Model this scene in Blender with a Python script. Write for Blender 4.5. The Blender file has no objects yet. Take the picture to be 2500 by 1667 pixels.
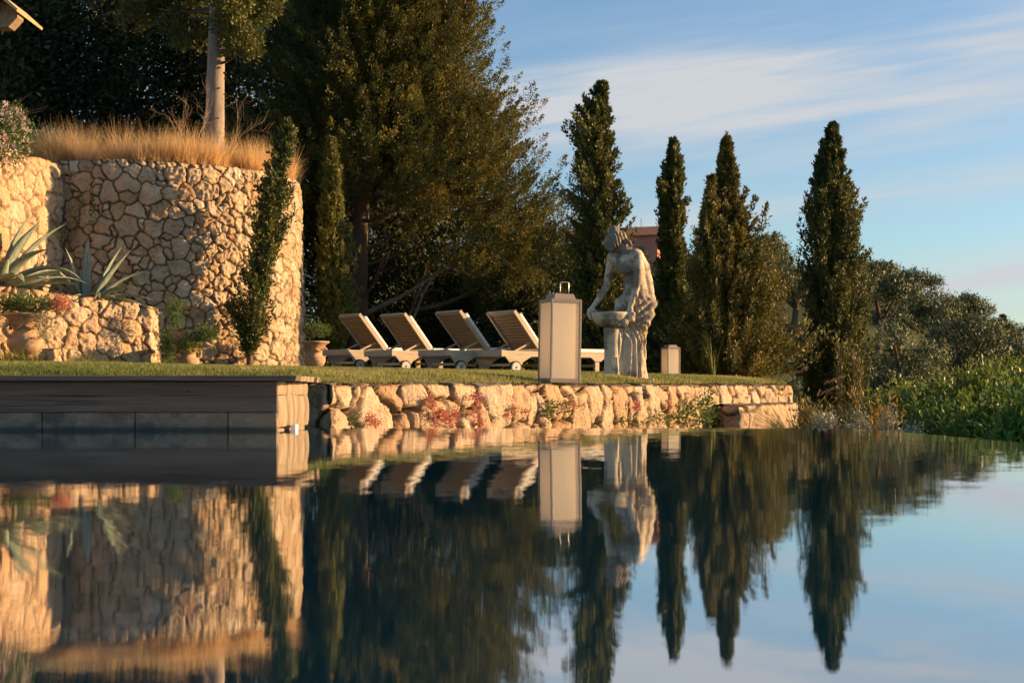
import bpy, math, numpy as np
from mathutils import Vector, Matrix
PI = math.pi
F = 3472.0; H0 = 940.0; CH = 0.24          # focal length in photo pixels, horizon row, eye height above the water
rng = np.random.default_rng(7)
SC = bpy.context.scene
COL = SC.collection
def P(px, py, d):                           # a point of the place seen at (px, py) standing d metres away
    return np.array([(px-1250)/F*d, d, CH-(py-H0)/F*d])
def XY(px, d): return ((px-1250)/F*d, d)
R = math.radians

# ------------------------------------------------------------------ noise in numpy
def _hash(i, j, k, s):
    n = (i*374761393 + j*668265263 + k*2147483647 + s*1274126177) & 0xffffffff
    n = ((n ^ (n >> 13))*1274126177) & 0xffffffff
    n = ((n ^ (n >> 16))*2246822519) & 0xffffffff
    return ((n ^ (n >> 15)) & 0xffffff)/float(0xffffff)
def vnoise(p, s=0):
    p = np.asarray(p, float)
    if p.shape[1] == 2: p = np.c_[p, np.zeros(len(p))]
    f = np.floor(p); i = f.astype(np.int64); t = p-f; t = t*t*(3-2*t)
    out = 0
    for a in (0, 1):
        for b in (0, 1):
            for c in (0, 1):
                w = (t[:, 0] if a else 1-t[:, 0])*(t[:, 1] if b else 1-t[:, 1])*(t[:, 2] if c else 1-t[:, 2])
                out = out+w*_hash(i[:, 0]+a, i[:, 1]+b, i[:, 2]+c, s)
    return out*2-1
def fbm(p, s=0, o=3):
    p = np.asarray(p, float); v = 0; a = 1; tot = 0
    for k in range(o):
        v = v+a*vnoise(p*(2.03**k), s+k); tot += a; a *= .5
    return v/tot
def sstep(a, b, x):
    t = np.clip((np.asarray(x, float)-a)/(b-a), 0, 1); return t*t*(3-2*t)

# ------------------------------------------------------------------ materials
MATS = {}
class NT:
    def __init__(s, m): s.m = m; m.use_nodes = True; s.t = m.node_tree; s.t.nodes.clear()
    def n(s, typ, ins=None, **kw):
        nd = s.t.nodes.new(typ)
        for k, v in kw.items(): setattr(nd, k, v)
        for k, v in (ins or {}).items():
            sk = nd.inputs[k]
            if isinstance(v, bpy.types.NodeSocket): s.t.links.new(v, sk)
            else: sk.default_value = v
        return nd
def ramp(nt, fac, stops, interp='LINEAR'):
    r = nt.n('ShaderNodeValToRGB', {'Fac': fac}); cr = r.color_ramp; cr.interpolation = interp
    while len(cr.elements) < len(stops): cr.elements.new(.5)
    for e, (p, c) in zip(cr.elements, stops): e.position = p; e.color = (*c, 1)
    return r.outputs[0]
def mixc(nt, f, a, b, mode='MIX'):
    m = nt.n('ShaderNodeMix', data_type='RGBA', blend_type=mode)
    for k, v in ((0, f), (6, a), (7, b)):
        sk = m.inputs[k]
        if isinstance(v, bpy.types.NodeSocket): nt.t.links.new(v, sk)
        else: sk.default_value = v if k == 0 else (*v, 1) if len(v) == 3 else v
    return m.outputs[2]
def math_(nt, op, a, b=0.0, clamp=False):
    m = nt.n('ShaderNodeMath', {0: a, 1: b}, operation=op, use_clamp=clamp); return m.outputs[0]
def noise(nt, scale, detail=4, rough=.55, vec=None, dist=0.0):
    ins = {'Scale': scale, 'Detail': detail, 'Roughness': rough, 'Distortion': dist}
    if vec is not None: ins['Vector'] = vec
    return nt.n('ShaderNodeTexNoise', ins)
def coords(nt, scale=(1, 1, 1), rot=(0, 0, 0)):
    tc = nt.n('ShaderNodeTexCoord'); mp = nt.n('ShaderNodeMapping', {'Vector': tc.outputs['Object'], 'Scale': scale, 'Rotation': rot})
    return mp.outputs[0]
def mat(name):
    m = bpy.data.materials.new(name); MATS[name] = m; return m, NT(m)
def finish(nt, sh): nt.n('ShaderNodeOutputMaterial', {'Surface': sh})

def leaf_mat(name, cols, trans=.35, rough=.55, tint_amt=1.0, tcol=None, nscale=1.2):
    m, nt = mat(name)
    at = nt.n('ShaderNodeAttribute', attribute_name='tint')
    ns = noise(nt, nscale, 3, vec=coords(nt))
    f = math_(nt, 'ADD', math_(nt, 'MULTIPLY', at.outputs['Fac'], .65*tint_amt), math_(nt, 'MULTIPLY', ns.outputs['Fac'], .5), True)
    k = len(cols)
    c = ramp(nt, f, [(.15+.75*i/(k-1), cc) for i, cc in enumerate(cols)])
    b = nt.n('ShaderNodeBsdfPrincipled', {'Base Color': c, 'Roughness': rough, 'Specular IOR Level': .3})
    t = nt.n('ShaderNodeBsdfTranslucent', {'Color': mixc(nt, .5, c, tcol or cols[-1])})
    mx = nt.n('ShaderNodeMixShader', {0: trans, 1: b.outputs[0], 2: t.outputs[0]})
    finish(nt, mx.outputs[0]); return m

def simple(name, col, rough=.6, var=.25, nscale=8, bump=.2, bscale=40, spec=.4, stretch=(1, 1, 1), metal=0.0, col2=None):
    m, nt = mat(name); co = coords(nt, stretch)
    ns = noise(nt, nscale, 6, .6, co)
    c = mixc(nt, ramp(nt, ns.outputs['Fac'], [(.3, (0, 0, 0)), (.7, (1, 1, 1))]), tuple(x*(1-var) for x in col), col2 or tuple(min(1, x*(1+var)) for x in col))
    nb = noise(nt, bscale, 5, .6, co)
    bm = nt.n('ShaderNodeBump', {'Height': nb.outputs['Fac'], 'Strength': bump, 'Distance': .01})
    b = nt.n('ShaderNodeBsdfPrincipled', {'Base Color': c, 'Roughness': rough, 'Specular IOR Level': spec, 'Metallic': metal, 'Normal': bm.outputs[0]})
    finish(nt, b.outputs[0]); return m

def stone_mat(name, cols, joint, patch, bdist=.02, bstr=.9, nsc=9):
    m, nt = mat(name); co = coords(nt)
    cell = nt.n('ShaderNodeAttribute', attribute_name='cell'); jn = nt.n('ShaderNodeAttribute', attribute_name='joint')
    k = len(cols)
    base = ramp(nt, cell.outputs['Fac'], [((i+.0)/max(1, k-1), c) for i, c in enumerate(cols)])
    n1 = noise(nt, nsc, 7, .68, co); n2 = noise(nt, nsc*.33, 4, .6, co)
    c = mixc(nt, math_(nt, 'MULTIPLY', ramp(nt, n1.outputs['Fac'], [(.42, (0, 0, 0)), (.68, (1, 1, 1))]), .55), base, patch)
    c = mixc(nt, math_(nt, 'MULTIPLY', ramp(nt, n2.outputs['Fac'], [(.5, (0, 0, 0)), (.72, (1, 1, 1))]), .35), c, tuple(x*.6 for x in patch))
    n3 = noise(nt, nsc*7, 3, .7, co)
    c = mixc(nt, math_(nt, 'MULTIPLY', ramp(nt, n3.outputs['Fac'], [(.25, (1, 1, 1)), (.42, (0, 0, 0))]), .6), c, tuple(x*.45 for x in patch))
    tp_ = nt.n('ShaderNodeAttribute', attribute_name='top'); c = mixc(nt, math_(nt, 'MULTIPLY', tp_.outputs['Fac'], ramp(nt, n1.outputs['Fac'], [(.35, (.95, .95, .95)), (.65, (.4, .4, .4))])), c, (.12, .095, .085))
    c = mixc(nt, jn.outputs['Fac'], c, joint)
    nb = noise(nt, nsc*3.5, 9, .72, co)
    vb = nt.n('ShaderNodeTexVoronoi', {'Vector': co, 'Scale': nsc*5.0})
    hh = math_(nt, 'ADD', nb.outputs['Fac'], math_(nt, 'MULTIPLY', vb.outputs['Distance'], .35))
    bm = nt.n('ShaderNodeBump', {'Height': hh, 'Strength': bstr, 'Distance': bdist})
    b = nt.n('ShaderNodeBsdfPrincipled', {'Base Color': c, 'Roughness': .9, 'Specular IOR Level': .15, 'Normal': bm.outputs[0]})
    finish(nt, b.outputs[0]); return m

# ------------------------------------------------------------------ mesh building
class MB:
    def __init__(s): s.v = []; s.f = []; s.n = 0; s.t = []; s.mi = []
    def add(s, v, f, tint=None):
        v = np.asarray(v, float).reshape(-1, 3)
        if isinstance(f, np.ndarray): fs = [f]
        else:
            d = {}
            for q in f: d.setdefault(len(q), []).append(q)
            fs = [np.array(q) for q in d.values()]
        for q in fs:
            s.f.append(q+s.n)
            s.t.append(np.broadcast_to(np.asarray(.5 if tint is None else tint, float), (len(q),)))
        s.v.append(v); s.n += len(v); return s
    def box(s, c, size, rz=0, M=None, taper=1.0):
        x, y, z = np.array(size)/2
        v = np.array([[-x, -y, -z], [x, -y, -z], [x, y, -z], [-x, y, -z], [-x*taper, -y*taper, z], [x*taper, -y*taper, z], [x*taper, y*taper, z], [-x*taper, y*taper, z]])
        if M is not None: v = v@np.array(M).T
        if rz: cs, sn = math.cos(rz), math.sin(rz); v = v@np.array([[cs, -sn, 0], [sn, cs, 0], [0, 0, 1]]).T
        return s.add(v+np.array(c), [(0, 3, 2, 1), (4, 5, 6, 7), (0, 1, 5, 4), (1, 2, 6, 5), (2, 3, 7, 6), (3, 0, 4, 7)])
    def beam(s, a, b, w, h, up=(0, 0, 1)):          # a rectangular bar from a to b, w across, h along 'up'
        a = np.array(a, float); b = np.array(b, float); d = b-a; L = np.linalg.norm(d); d /= L
        side = np.cross(d, up); side /= np.linalg.norm(side); u = np.cross(side, d)
        return s.box((a+b)/2, (L, w, h), M=np.c_[d, side, u])
    def tube(s, pts, rad, n=8, cap=True, jit=0, seed=0):
        pts = np.asarray(pts, float); m = len(pts); rad = np.broadcast_to(np.asarray(rad, float), (m,))
        tg = np.gradient(pts, axis=0); tg /= np.linalg.norm(tg, axis=1)[:, None]+1e-9
        ref = np.array([0, 0, 1.]) if abs(tg[:, 2]).mean() < .8 else np.array([1., 0, 0])
        a = np.cross(tg, ref); a /= np.linalg.norm(a, axis=1)[:, None]+1e-9; b = np.cross(tg, a)
        th = np.arange(n)*2*PI/n
        rr = rad[:, None]*np.ones((1, n))
        if jit: rr = rr*(1+jit*fbm(np.c_[np.repeat(np.arange(m)*.6, n), np.tile(np.cos(th)*1.5, m), np.tile(np.sin(th)*1.5, m)]+seed, seed, 3).reshape(m, n))
        v = pts[:, None]+rr[..., None]*(a[:, None]*np.cos(th)[None, :, None]+b[:, None]*np.sin(th)[None, :, None])
        v = v.reshape(-1, 3); i = np.arange(m-1)[:, None]*n; j = np.arange(n)[None]; k = (j+1) % n
        f = np.stack([i+j, i+k, i+n+k, i+n+j], -1).reshape(-1, 4)
        s.add(v, f)
        if cap:
            s.f.append(np.array([list(range(n))])+s.n-len(v)); s.t.append(np.array([.5]))
            s.f.append(np.array([list(range(n))[::-1]])+s.n-n); s.t.append(np.array([.5]))
        return s
    def lathe(s, prof, c=(0, 0, 0), n=32, rib=0, nrib=0, zr=None):
        prof = np.array(prof, float); m = len(prof); th = np.arange(n)*2*PI/n
        r = prof[:, 0][:, None]*np.ones((1, n))
        if rib: 
            w = np.ones(m) if zr is None else ((prof[:, 1] > zr[0]) & (prof[:, 1] < zr[1])).astype(float)
            r = r*(1+rib*np.abs(np.cos(th*nrib/2))[None]*w[:, None])
        v = np.stack([r*np.cos(th), r*np.sin(th), prof[:, 1][:, None]*np.ones((1, n))], -1).reshape(-1, 3)+np.array(c)
        i = np.arange(m-1)[:, None]*n; j = np.arange(n)[None]; k = (j+1) % n
        return s.add(v, np.stack([i+j, i+k, i+n+k, i+n+j], -1).reshape(-1, 4))
    def sph(s, c, r, M=None, nu=16, nv=10):
        th = np.arange(nu)*2*PI/nu; ph = np.linspace(0, PI, nv+1)[1:-1]
        v = np.stack([np.sin(ph)[:, None]*np.cos(th), np.sin(ph)[:, None]*np.sin(th), np.cos(ph)[:, None]*np.ones(nu)], -1).reshape(-1, 3)
        v = np.vstack([v, [0, 0, 1], [0, 0, -1]])*np.array(r)
        if M is not None: v = v@np.array(M).T
        m = nv-1; i = np.arange(m-1)[:, None]*nu; j = np.arange(nu)[None]; k = (j+1) % nu
        f = [tuple(q) for q in np.stack([i+j, i+nu+j, i+nu+k, i+k], -1).reshape(-1, 4)]
        t = m*nu; f += [(t, q, (q+1) % nu) for q in range(nu)]; f += [(t+1, (m-1)*nu+(q+1) % nu, (m-1)*nu+q) for q in range(nu)]
        return s.add(v+np.array(c), f)
    def kites(s, p, d, L, W, tint=None, roll=None, bend=0.0):      # leaf-shaped four-sided faces
        n = len(p); d = d/(np.linalg.norm(d, axis=1)[:, None]+1e-9)
        q = rng.normal(size=(n, 3)) if roll is None else roll
        sd = np.cross(d, q); sd /= np.linalg.norm(sd, axis=1)[:, None]+1e-9
        L = np.broadcast_to(L, (n,))[:, None]; W = np.broadcast_to(W, (n,))[:, None]
        mid = p+d*L*.5+np.cross(sd, d)*L*bend
        v = np.stack([p, mid+sd*W/2, p+d*L, mid-sd*W/2], 1).reshape(-1, 3)
        return s.add(v, (np.arange(n)*4)[:, None]+np.arange(4)[None], tint if tint is not None else rng.random(n))
    def ribbons(s, p, d, L, W, droop, seg=4, tint=None, side=None):     # thin curving blades
        n = len(p); d = d/(np.linalg.norm(d, axis=1)[:, None]); out = d*np.array([1, 1, 0]); 
        out = out/(np.linalg.norm(out, axis=1)[:, None]+1e-6)
        sd = np.cross(d, rng.normal(size=(n, 3))) if side is None else side; sd = sd/(np.linalg.norm(sd, axis=1)[:, None]+1e-9)
        t = np.linspace(0, 1, seg+1); L = np.broadcast_to(L, (n,))[:, None, None]; dr = np.broadcast_to(droop, (n,))[:, None, None]
        tt = t[None, :, None]
        c = p[:, None]+d[:, None]*L*tt+(out[:, None]*.7+np.array([0, 0, -1.]))*dr*L*tt**2.2
        w = np.broadcast_to(W, (n,))[:, None, None]*(1-tt*.93)/2
        v = np.stack([c-sd[:, None]*w, c+sd[:, None]*w], 2).reshape(-1, 3)
        b = (np.arange(n)*(seg+1)*2)[:, None]+(np.arange(seg)*2)[None]
        f = np.stack([b, b+1, b+3, b+2], -1).reshape(-1, 4)
        tn = rng.random(n) if tint is None else tint
        return s.add(v, f, np.repeat(tn, seg))
    def build(s, name, material, parent=None, smooth=False, tint=False, attrs=None):
        me = bpy.data.meshes.new(name)
        v = np.vstack(s.v); fl = [np.asarray(q).reshape(len(q), -1) for q in s.f]
        li = np.concatenate([q.ravel() for q in fl]).astype(np.int32)
        tot = np.concatenate([np.full(len(q), q.shape[1]) for q in fl]); st = np.concatenate([[0], np.cumsum(tot)[:-1]]).astype(np.int32)
        me.vertices.add(len(v)); me.vertices.foreach_set('co', v.ravel().astype(np.float32))
        me.loops.add(len(li)); me.loops.foreach_set('vertex_index', li)
        me.polygons.add(len(tot)); me.polygons.foreach_set('loop_start', st)
        me.polygons.foreach_set('use_smooth', np.full(len(tot), bool(smooth)))
        if tint:
            a = me.attributes.new('tint', 'FLOAT', 'FACE'); a.data.foreach_set('value', np.concatenate(s.t).astype(np.float32))
        for k, arr in (attrs or {}).items():
            a = me.attributes.new(k, 'FLOAT', 'POINT'); a.data.foreach_set('value', np.asarray(arr, np.float32))
        me.update(calc_edges=True); me.validate()
        if material: me.materials.append(material if not isinstance(material, str) else MATS[material])
        o = bpy.data.objects.new(name, me); COL.objects.link(o)
        if parent: o.parent = parent
        return o
def tag(o, label=None, cat=None, group=None, kind=None):
    if label: o['label'] = label
    if cat: o['category'] = cat
    if group: o['group'] = group
    if kind: o['kind'] = kind
    return o
def empty(name, loc=(0, 0, 0), rz=0, label=None, cat=None, group=None):
    o = bpy.data.objects.new(name, None); COL.objects.link(o); o.location = loc; o.rotation_euler = (0, 0, rz)
    return tag(o, label, cat, group)
def copy_tree(o, parent=None):
    c = o.copy(); COL.objects.link(c); c.parent = parent
    for ch in [x for x in bpy.data.objects if x.parent == o]: copy_tree(ch, c)
    return c
def bevel(o, w, seg=2):
    m = o.modifiers.new('bevel', 'BEVEL'); m.width = w; m.segments = seg; m.limit_method = 'ANGLE'; return o
def plabel(o, label): o['label'] = label; return o

# ------------------------------------------------------------------ the materials of this place
stone_mat('tower_stone', [(.46, .31, .18), (.60, .45, .29), (.46, .38, .27), (.52, .36, .21), (.66, .53, .38), (.44, .26, .14), (.56, .41, .26), (.40, .30, .20), (.64, .48, .31)], (.11, .07, .042), (.38, .24, .13), .03, 1.0, 5)
stone_mat('terrace_stone', [(.50, .35, .22), (.57, .42, .28), (.50, .33, .19), (.62, .48, .34), (.46, .29, .16)], (.075, .048, .03), (.36, .21, .11), .03, 1.0, 7)
stone_mat('low_wall_stone', [(.55, .38, .23), (.60, .45, .3), (.56, .37, .2), (.63, .47, .33)], (.16, .095, .055), (.42, .23, .11), .03, 1.0, 5)
leaf_mat('cypress_green', [(.020, .036, .013), (.042, .066, .02), (.10, .115, .028), (.21, .175, .042)], .16)
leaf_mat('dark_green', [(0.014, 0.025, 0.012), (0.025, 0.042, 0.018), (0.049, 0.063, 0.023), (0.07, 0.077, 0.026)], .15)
leaf_mat('bronze_green', [(.028, .043, .013), (.065, .078, .02), (.14, .13, .03), (.29, .21, .05)], .16)
leaf_mat('golden_green', [(.018, .034, .011), (.045, .066, .017), (.13, .13, .028), (.32, .23, .05)], .16)
leaf_mat('olive_green', [(0.043, 0.064, 0.017), (0.093, 0.12, 0.028), (0.153, 0.16, 0.035), (0.221, 0.176, 0.042)], .3)
leaf_mat('hill_green', [(.035, .05, .02), (.07, .088, .032), (.12, .135, .048), (.18, .18, .07)], .08, nscale=.25)
leaf_mat('hedge_green', [(.02, .055, .013), (.045, .115, .02), (.10, .19, .03), (.24, .24, .04)], .3, .4, nscale=.9)
leaf_mat('yellow_green', [(.04, .07, .015), (.10, .13, .02), (.2, .17, .03), (.3, .14, .03)], .35)
leaf_mat('plant_green', [(.02, .06, .012), (.045, .11, .02), (.09, .15, .03), (.14, .18, .05)], .35)
leaf_mat('silver_green', [(.11, .12, .08), (.18, .185, .12), (.26, .255, .17), (.36, .34, .23)], .2)
leaf_mat('sedum_red', [(.3, .04, .05), (.5, .09, .08), (.62, .18, .15), (.5, .3, .16)], .3)
leaf_mat('flower_pink', [(.7, .45, .42), (.8, .66, .6), (.85, .75, .68), (.6, .25, .25)], .35)
leaf_mat('lawn_green', [(.05, .085, .015), (.11, .16, .03), (.22, .24, .055), (.36, .31, .11)], .45, nscale=.9)
leaf_mat('feather_gold', [(.40, .25, .11), (.62, .42, .19), (.78, .56, .29), (.85, .68, .4)], .55, tcol=(.8, .5, .2))
leaf_mat('tall_grass', [(.05, .09, .015), (.11, .16, .03), (.2, .22, .05), (.3, .27, .09)], .4)
leaf_mat('plume_pink', [(.3, .15, .10), (.4, .22, .15), (.45, .3, .2)], .4)
simple('bark_grey', (.27, .21, .165), .9, .35, 5, .8, 18, .1, (1, 1, .25))
simple('bark_brown', (.13, .085, .055), .95, .35, 4, .9, 14, .1, (1, 1, .2))
simple('twig', (.30, .20, .12), .85, .2, 8, .2, 30)
simple('soil', (.10, .07, .045), 1, .35, 2.5, .6, 12, .05)
simple('lawn_soil', (.10, .115, .035), 1, .3, 3, .6, 30, .05)
simple('hill_ground', (.055, .06, .028), 1, .4, .15, .6, 2, .05)
simple('teak_slat', (.36, .22, .11), .8, .18, 5, .3, 40, .2, (1, 9, 9))
simple('teak', (.46, .355, .245), .7, .18, 5, .3, 40, .25, (1, 9, 9))
simple('cushion', (.80, .77, .72), .9, .05, 6, .25, 60, .1)
simple('tyre', (.02, .02, .02), .7, .2, 8, .2, 40)
simple('wheel_grey', (.45, .43, .39), .5, .1, 8, .1, 40)
simple('bronze_paint', (.27, .21, .165), .45, .08, 12, .12, 80, .4)
simple('steel', (.55, .5, .42), .3, .08, 10, .05, 60, .5, metal=.8)
def mk_timber():
    m, nt = mat('old_timber'); co = coords(nt, (.25, 7, 7)); n1 = noise(nt, 5, 9, .68, co, .4); n2 = noise(nt, 1.1, 3, .5, coords(nt, (1, 3, 3)))
    c = mixc(nt, ramp(nt, n1.outputs['Fac'], [(.34, (0, 0, 0)), (.68, (1, 1, 1))]), (.075, .055, .045), (.19, .145, .115))
    c = mixc(nt, math_(nt, 'MULTIPLY', n2.outputs['Fac'], .5), c, (.13, .085, .06))
    v = nt.n('ShaderNodeTexVoronoi', {'Vector': coords(nt, (2.2, 2, 5)), 'Scale': 1.6}); k = ramp(nt, v.outputs['Distance'], [(.03, (1, 1, 1)), (.075, (0, 0, 0))])
    c = mixc(nt, math_(nt, 'MULTIPLY', k, .85), c, (.02, .015, .012))
    crack = ramp(nt, noise(nt, 9, 4, .6, coords(nt, (.12, 8, 8)), .2).outputs['Fac'], [(.30, (1, 1, 1)), (.36, (0, 0, 0))]); c = mixc(nt, math_(nt, 'MULTIPLY', crack, .7), c, (.02, .015, .012))
    h = math_(nt, 'SUBTRACT', n1.outputs['Fac'], math_(nt, 'MULTIPLY', crack, .6)); bm = nt.n('ShaderNodeBump', {'Height': h, 'Strength': .9, 'Distance': .012})
    finish(nt, nt.n('ShaderNodeBsdfPrincipled', {'Base Color': c, 'Roughness': .85, 'Specular IOR Level': .2, 'Normal': bm.outputs[0]}).outputs[0])
mk_timber()
simple('end_grain', (.27, .20, .13), .9, .5, 5, .9, 24, .15, (5, 5, .5))
def mk_wet():
    m, nt = mat('wet_stone'); co = coords(nt, (1, 1, 1.6)); n1 = noise(nt, 4.5, 8, .7, co); n2 = noise(nt, 1.3, 3, .5, co); n3 = noise(nt, 22, 6, .75, co)
    c = mixc(nt, ramp(nt, n1.outputs['Fac'], [(.38, (0, 0, 0)), (.66, (1, 1, 1))]), (.055, .045, .034), (.26, .20, .13))
    c = mixc(nt, math_(nt, 'MULTIPLY', ramp(nt, n2.outputs['Fac'], [(.5, (0, 0, 0)), (.6, (1, 1, 1))]), .6), c, (.17, .11, .06))
    c = mixc(nt, math_(nt, 'MULTIPLY', ramp(nt, n3.outputs['Fac'], [(.55, (0, 0, 0)), (.68, (1, 1, 1))]), .6), c, (.30, .28, .23))
    z = nt.n('ShaderNodeSeparateXYZ', {0: coords(nt)}).outputs['Z']
    wl = ramp(nt, math_(nt, 'ADD', z, math_(nt, 'MULTIPLY', n3.outputs['Fac'], .012)), [(.000, (1, 1, 1)), (.020, (1, 1, 1)), (.030, (0, 0, 0))])
    c = mixc(nt, math_(nt, 'MULTIPLY', wl, .75), c, (.018, .022, .014))
    bm = nt.n('ShaderNodeBump', {'Height': n3.outputs['Fac'], 'Strength': .9, 'Distance': .01}); finish(nt, nt.n('ShaderNodeBsdfPrincipled', {'Base Color': c, 'Roughness': .6, 'Normal': bm.outputs[0]}).outputs[0])
mk_wet()
simple('warm_stone_panel', (.17, .12, .07), .75, .4, 5, .6, 22, .3)
simple('plastic_white', (.8, .8, .78), .4, .03, 6, .05, 60)
simple('pool_tile', (.02, .26, .44), .6, .3, 3, .2, 20)
simple('pool_step', (.66, .52, .38), .8, .35, 1.6, .2, 12)
simple('agave', (.22, .27, .20), .5, .22, 6, .2, 22, .35, (3, 3, .8), col2=(.32, .36, .26))
simple('urn_terracotta', (.42, .27, .16), .9, .35, 9, .5, 30, .1)
simple('house_pink', (.55, .22, .15), .95, .12, .8, .1, 6, .1)
simple('roof_tile', (.38, .17, .10), .9, .25, 2, .5, 8, .1)
simple('glass_dark', (.05, .06, .07), .25, .2, 2, 0, 8)
simple('eave_wood', (.30, .20, .12), .8, .3, 4, .4, 20, .2, (6, 1, 6))
simple('straw', (.42, .31, .17), .95, .3, 12, .7, 40, .05)

def mk_statue_mat():
    m, nt = mat('statue_stone'); co = coords(nt)
    n1 = noise(nt, 3.2, 8, .68, co); n2 = noise(nt, 11, 7, .7, co); n3 = noise(nt, 60, 4, .7, co)
    geo = nt.n('ShaderNodeNewGeometry'); sx = nt.n('ShaderNodeSeparateXYZ', {0: geo.outputs['Normal']}); sp = nt.n('ShaderNodeSeparateXYZ', {0: co})
    base = mixc(nt, ramp(nt, n2.outputs['Fac'], [(.35, (0, 0, 0)), (.65, (1, 1, 1))]), (.52, .41, .29), (.69, .57, .415))
    a = math_(nt, 'ADD', n1.outputs['Fac'], math_(nt, 'MULTIPLY', sp.outputs['Z'], .085))
    a = math_(nt, 'ADD', a, math_(nt, 'MULTIPLY', n2.outputs['Fac'], .32))
    a = math_(nt, 'ADD', a, math_(nt, 'MULTIPLY', n3.outputs['Fac'], .18))
    k = ramp(nt, a, [(.775, (0, 0, 0)), (.865, (1, 1, 1))])
    c = mixc(nt, math_(nt, 'MULTIPLY', k, .8), base, (.115, .095, .08))
    n4 = noise(nt, 5, 6, .7, co, ); 
    c = mixc(nt, math_(nt, 'MULTIPLY', ramp(nt, n4.outputs['Fac'], [(.52, (0, 0, 0)), (.66, (1, 1, 1))]), .4), c, (.33, .24, .15))
    bm = nt.n('ShaderNodeBump', {'Height': noise(nt, 45, 8, .7, co).outputs['Fac'], 'Strength': .6, 'Distance': .008})
    b = nt.n('ShaderNodeBsdfPrincipled', {'Base Color': c, 'Roughness': .92, 'Specular IOR Level': .12, 'Normal': bm.outputs[0]})
    finish(nt, b.outputs[0])
mk_statue_mat()
def mk_panel():
    m, nt = mat('frosted_panel')
    a = nt.n('ShaderNodeBsdfPrincipled', {'Base Color': (.88, .83, .74, 1), 'Roughness': .45, 'Specular IOR Level': .4})
    b = nt.n('ShaderNodeBsdfTranslucent', {'Color': (.96, .88, .74, 1)})
    finish(nt, nt.n('ShaderNodeMixShader', {0: .68, 1: a.outputs[0], 2: b.outputs[0]}).outputs[0])
mk_panel()
def mk_water():
    m, nt = mat('pool_water')
    tc = nt.n('ShaderNodeTexCoord')
    def layer(sc, amt, det=2):
        mp = nt.n('ShaderNodeMapping', {'Vector': tc.outputs['Object'], 'Scale': sc})
        n = noise(nt, 1.0, det, .55, mp.outputs[0])
        s = nt.n('ShaderNodeVectorMath', {0: n.outputs['Color'], 1: (.5, .5, .5)}, operation='SUBTRACT')
        if isinstance(amt, tuple): return nt.n('ShaderNodeVectorMath', {0: s.outputs[0], 1: amt}, operation='MULTIPLY').outputs[0]
        r = nt.n('ShaderNodeVectorMath', {0: s.outputs[0]}, operation='SCALE'); nt.t.links.new(amt, r.inputs[3]); 
        return nt.n('ShaderNodeVectorMath', {0: r.outputs[0], 1: (1, 1, 0)}, operation='MULTIPLY').outputs[0]
    sp = nt.n('ShaderNodeSeparateXYZ', {0: tc.outputs['Object']})
    # a light breeze ruffles the far and right part of the pool
    gust = nt.n('ShaderNodeMapRange', {0: math_(nt, 'ADD', sp.outputs['Y'], math_(nt, 'MULTIPLY', sp.outputs['X'], .5)), 1: 1.5, 2: 7.5, 3: .007, 4: .024})
    gn = noise(nt, .7, 2, .5, tc.outputs['Object'])
    g2 = math_(nt, 'MULTIPLY', gust.outputs[0], math_(nt, 'ADD', gn.outputs['Fac'], .35))
    a = layer((2.0, 3.4, 1), (.0035, .0035, 0), 2)
    b = layer((9, 14, 1), g2, 2)
    c = layer((26, 110, 1), (.005, .015, 0), 1)
    sm = nt.n('ShaderNodeVectorMath', {0: a, 1: b}, operation='ADD'); sm = nt.n('ShaderNodeVectorMath', {0: sm.outputs[0], 1: c}, operation='ADD')
    sm = nt.n('ShaderNodeVectorMath', {0: sm.outputs[0], 1: (0, 0, 1)}, operation='ADD')
    nm = nt.n('ShaderNodeVectorMath', {0: sm.outputs[0]}, operation='NORMALIZE').outputs[0]
    fr = nt.n('ShaderNodeFresnel', {'IOR': 2.0, 'Normal': nm})
    gl = nt.n('ShaderNodeBsdfGlossy', {'Color': (.93, .95, .97, 1), 'Roughness': .0, 'Normal': nm})
    tr = nt.n('ShaderNodeBsdfTransparent', {'Color': (.62, .72, .72, 1)})
    ff = math_(nt, 'ADD', math_(nt, 'MULTIPLY', fr.outputs[0], .52), .48)
    df = nt.n('ShaderNodeBsdfDiffuse', {'Color': (.014, .10, .165, 1)}); tr = nt.n('ShaderNodeMixShader', {0: .40, 1: tr.outputs[0], 2: df.outputs[0]})
    finish(nt, nt.n('ShaderNodeMixShader', {0: ff, 1: tr.outputs[0], 2: gl.outputs[0]}).outputs[0])
mk_water()

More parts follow.
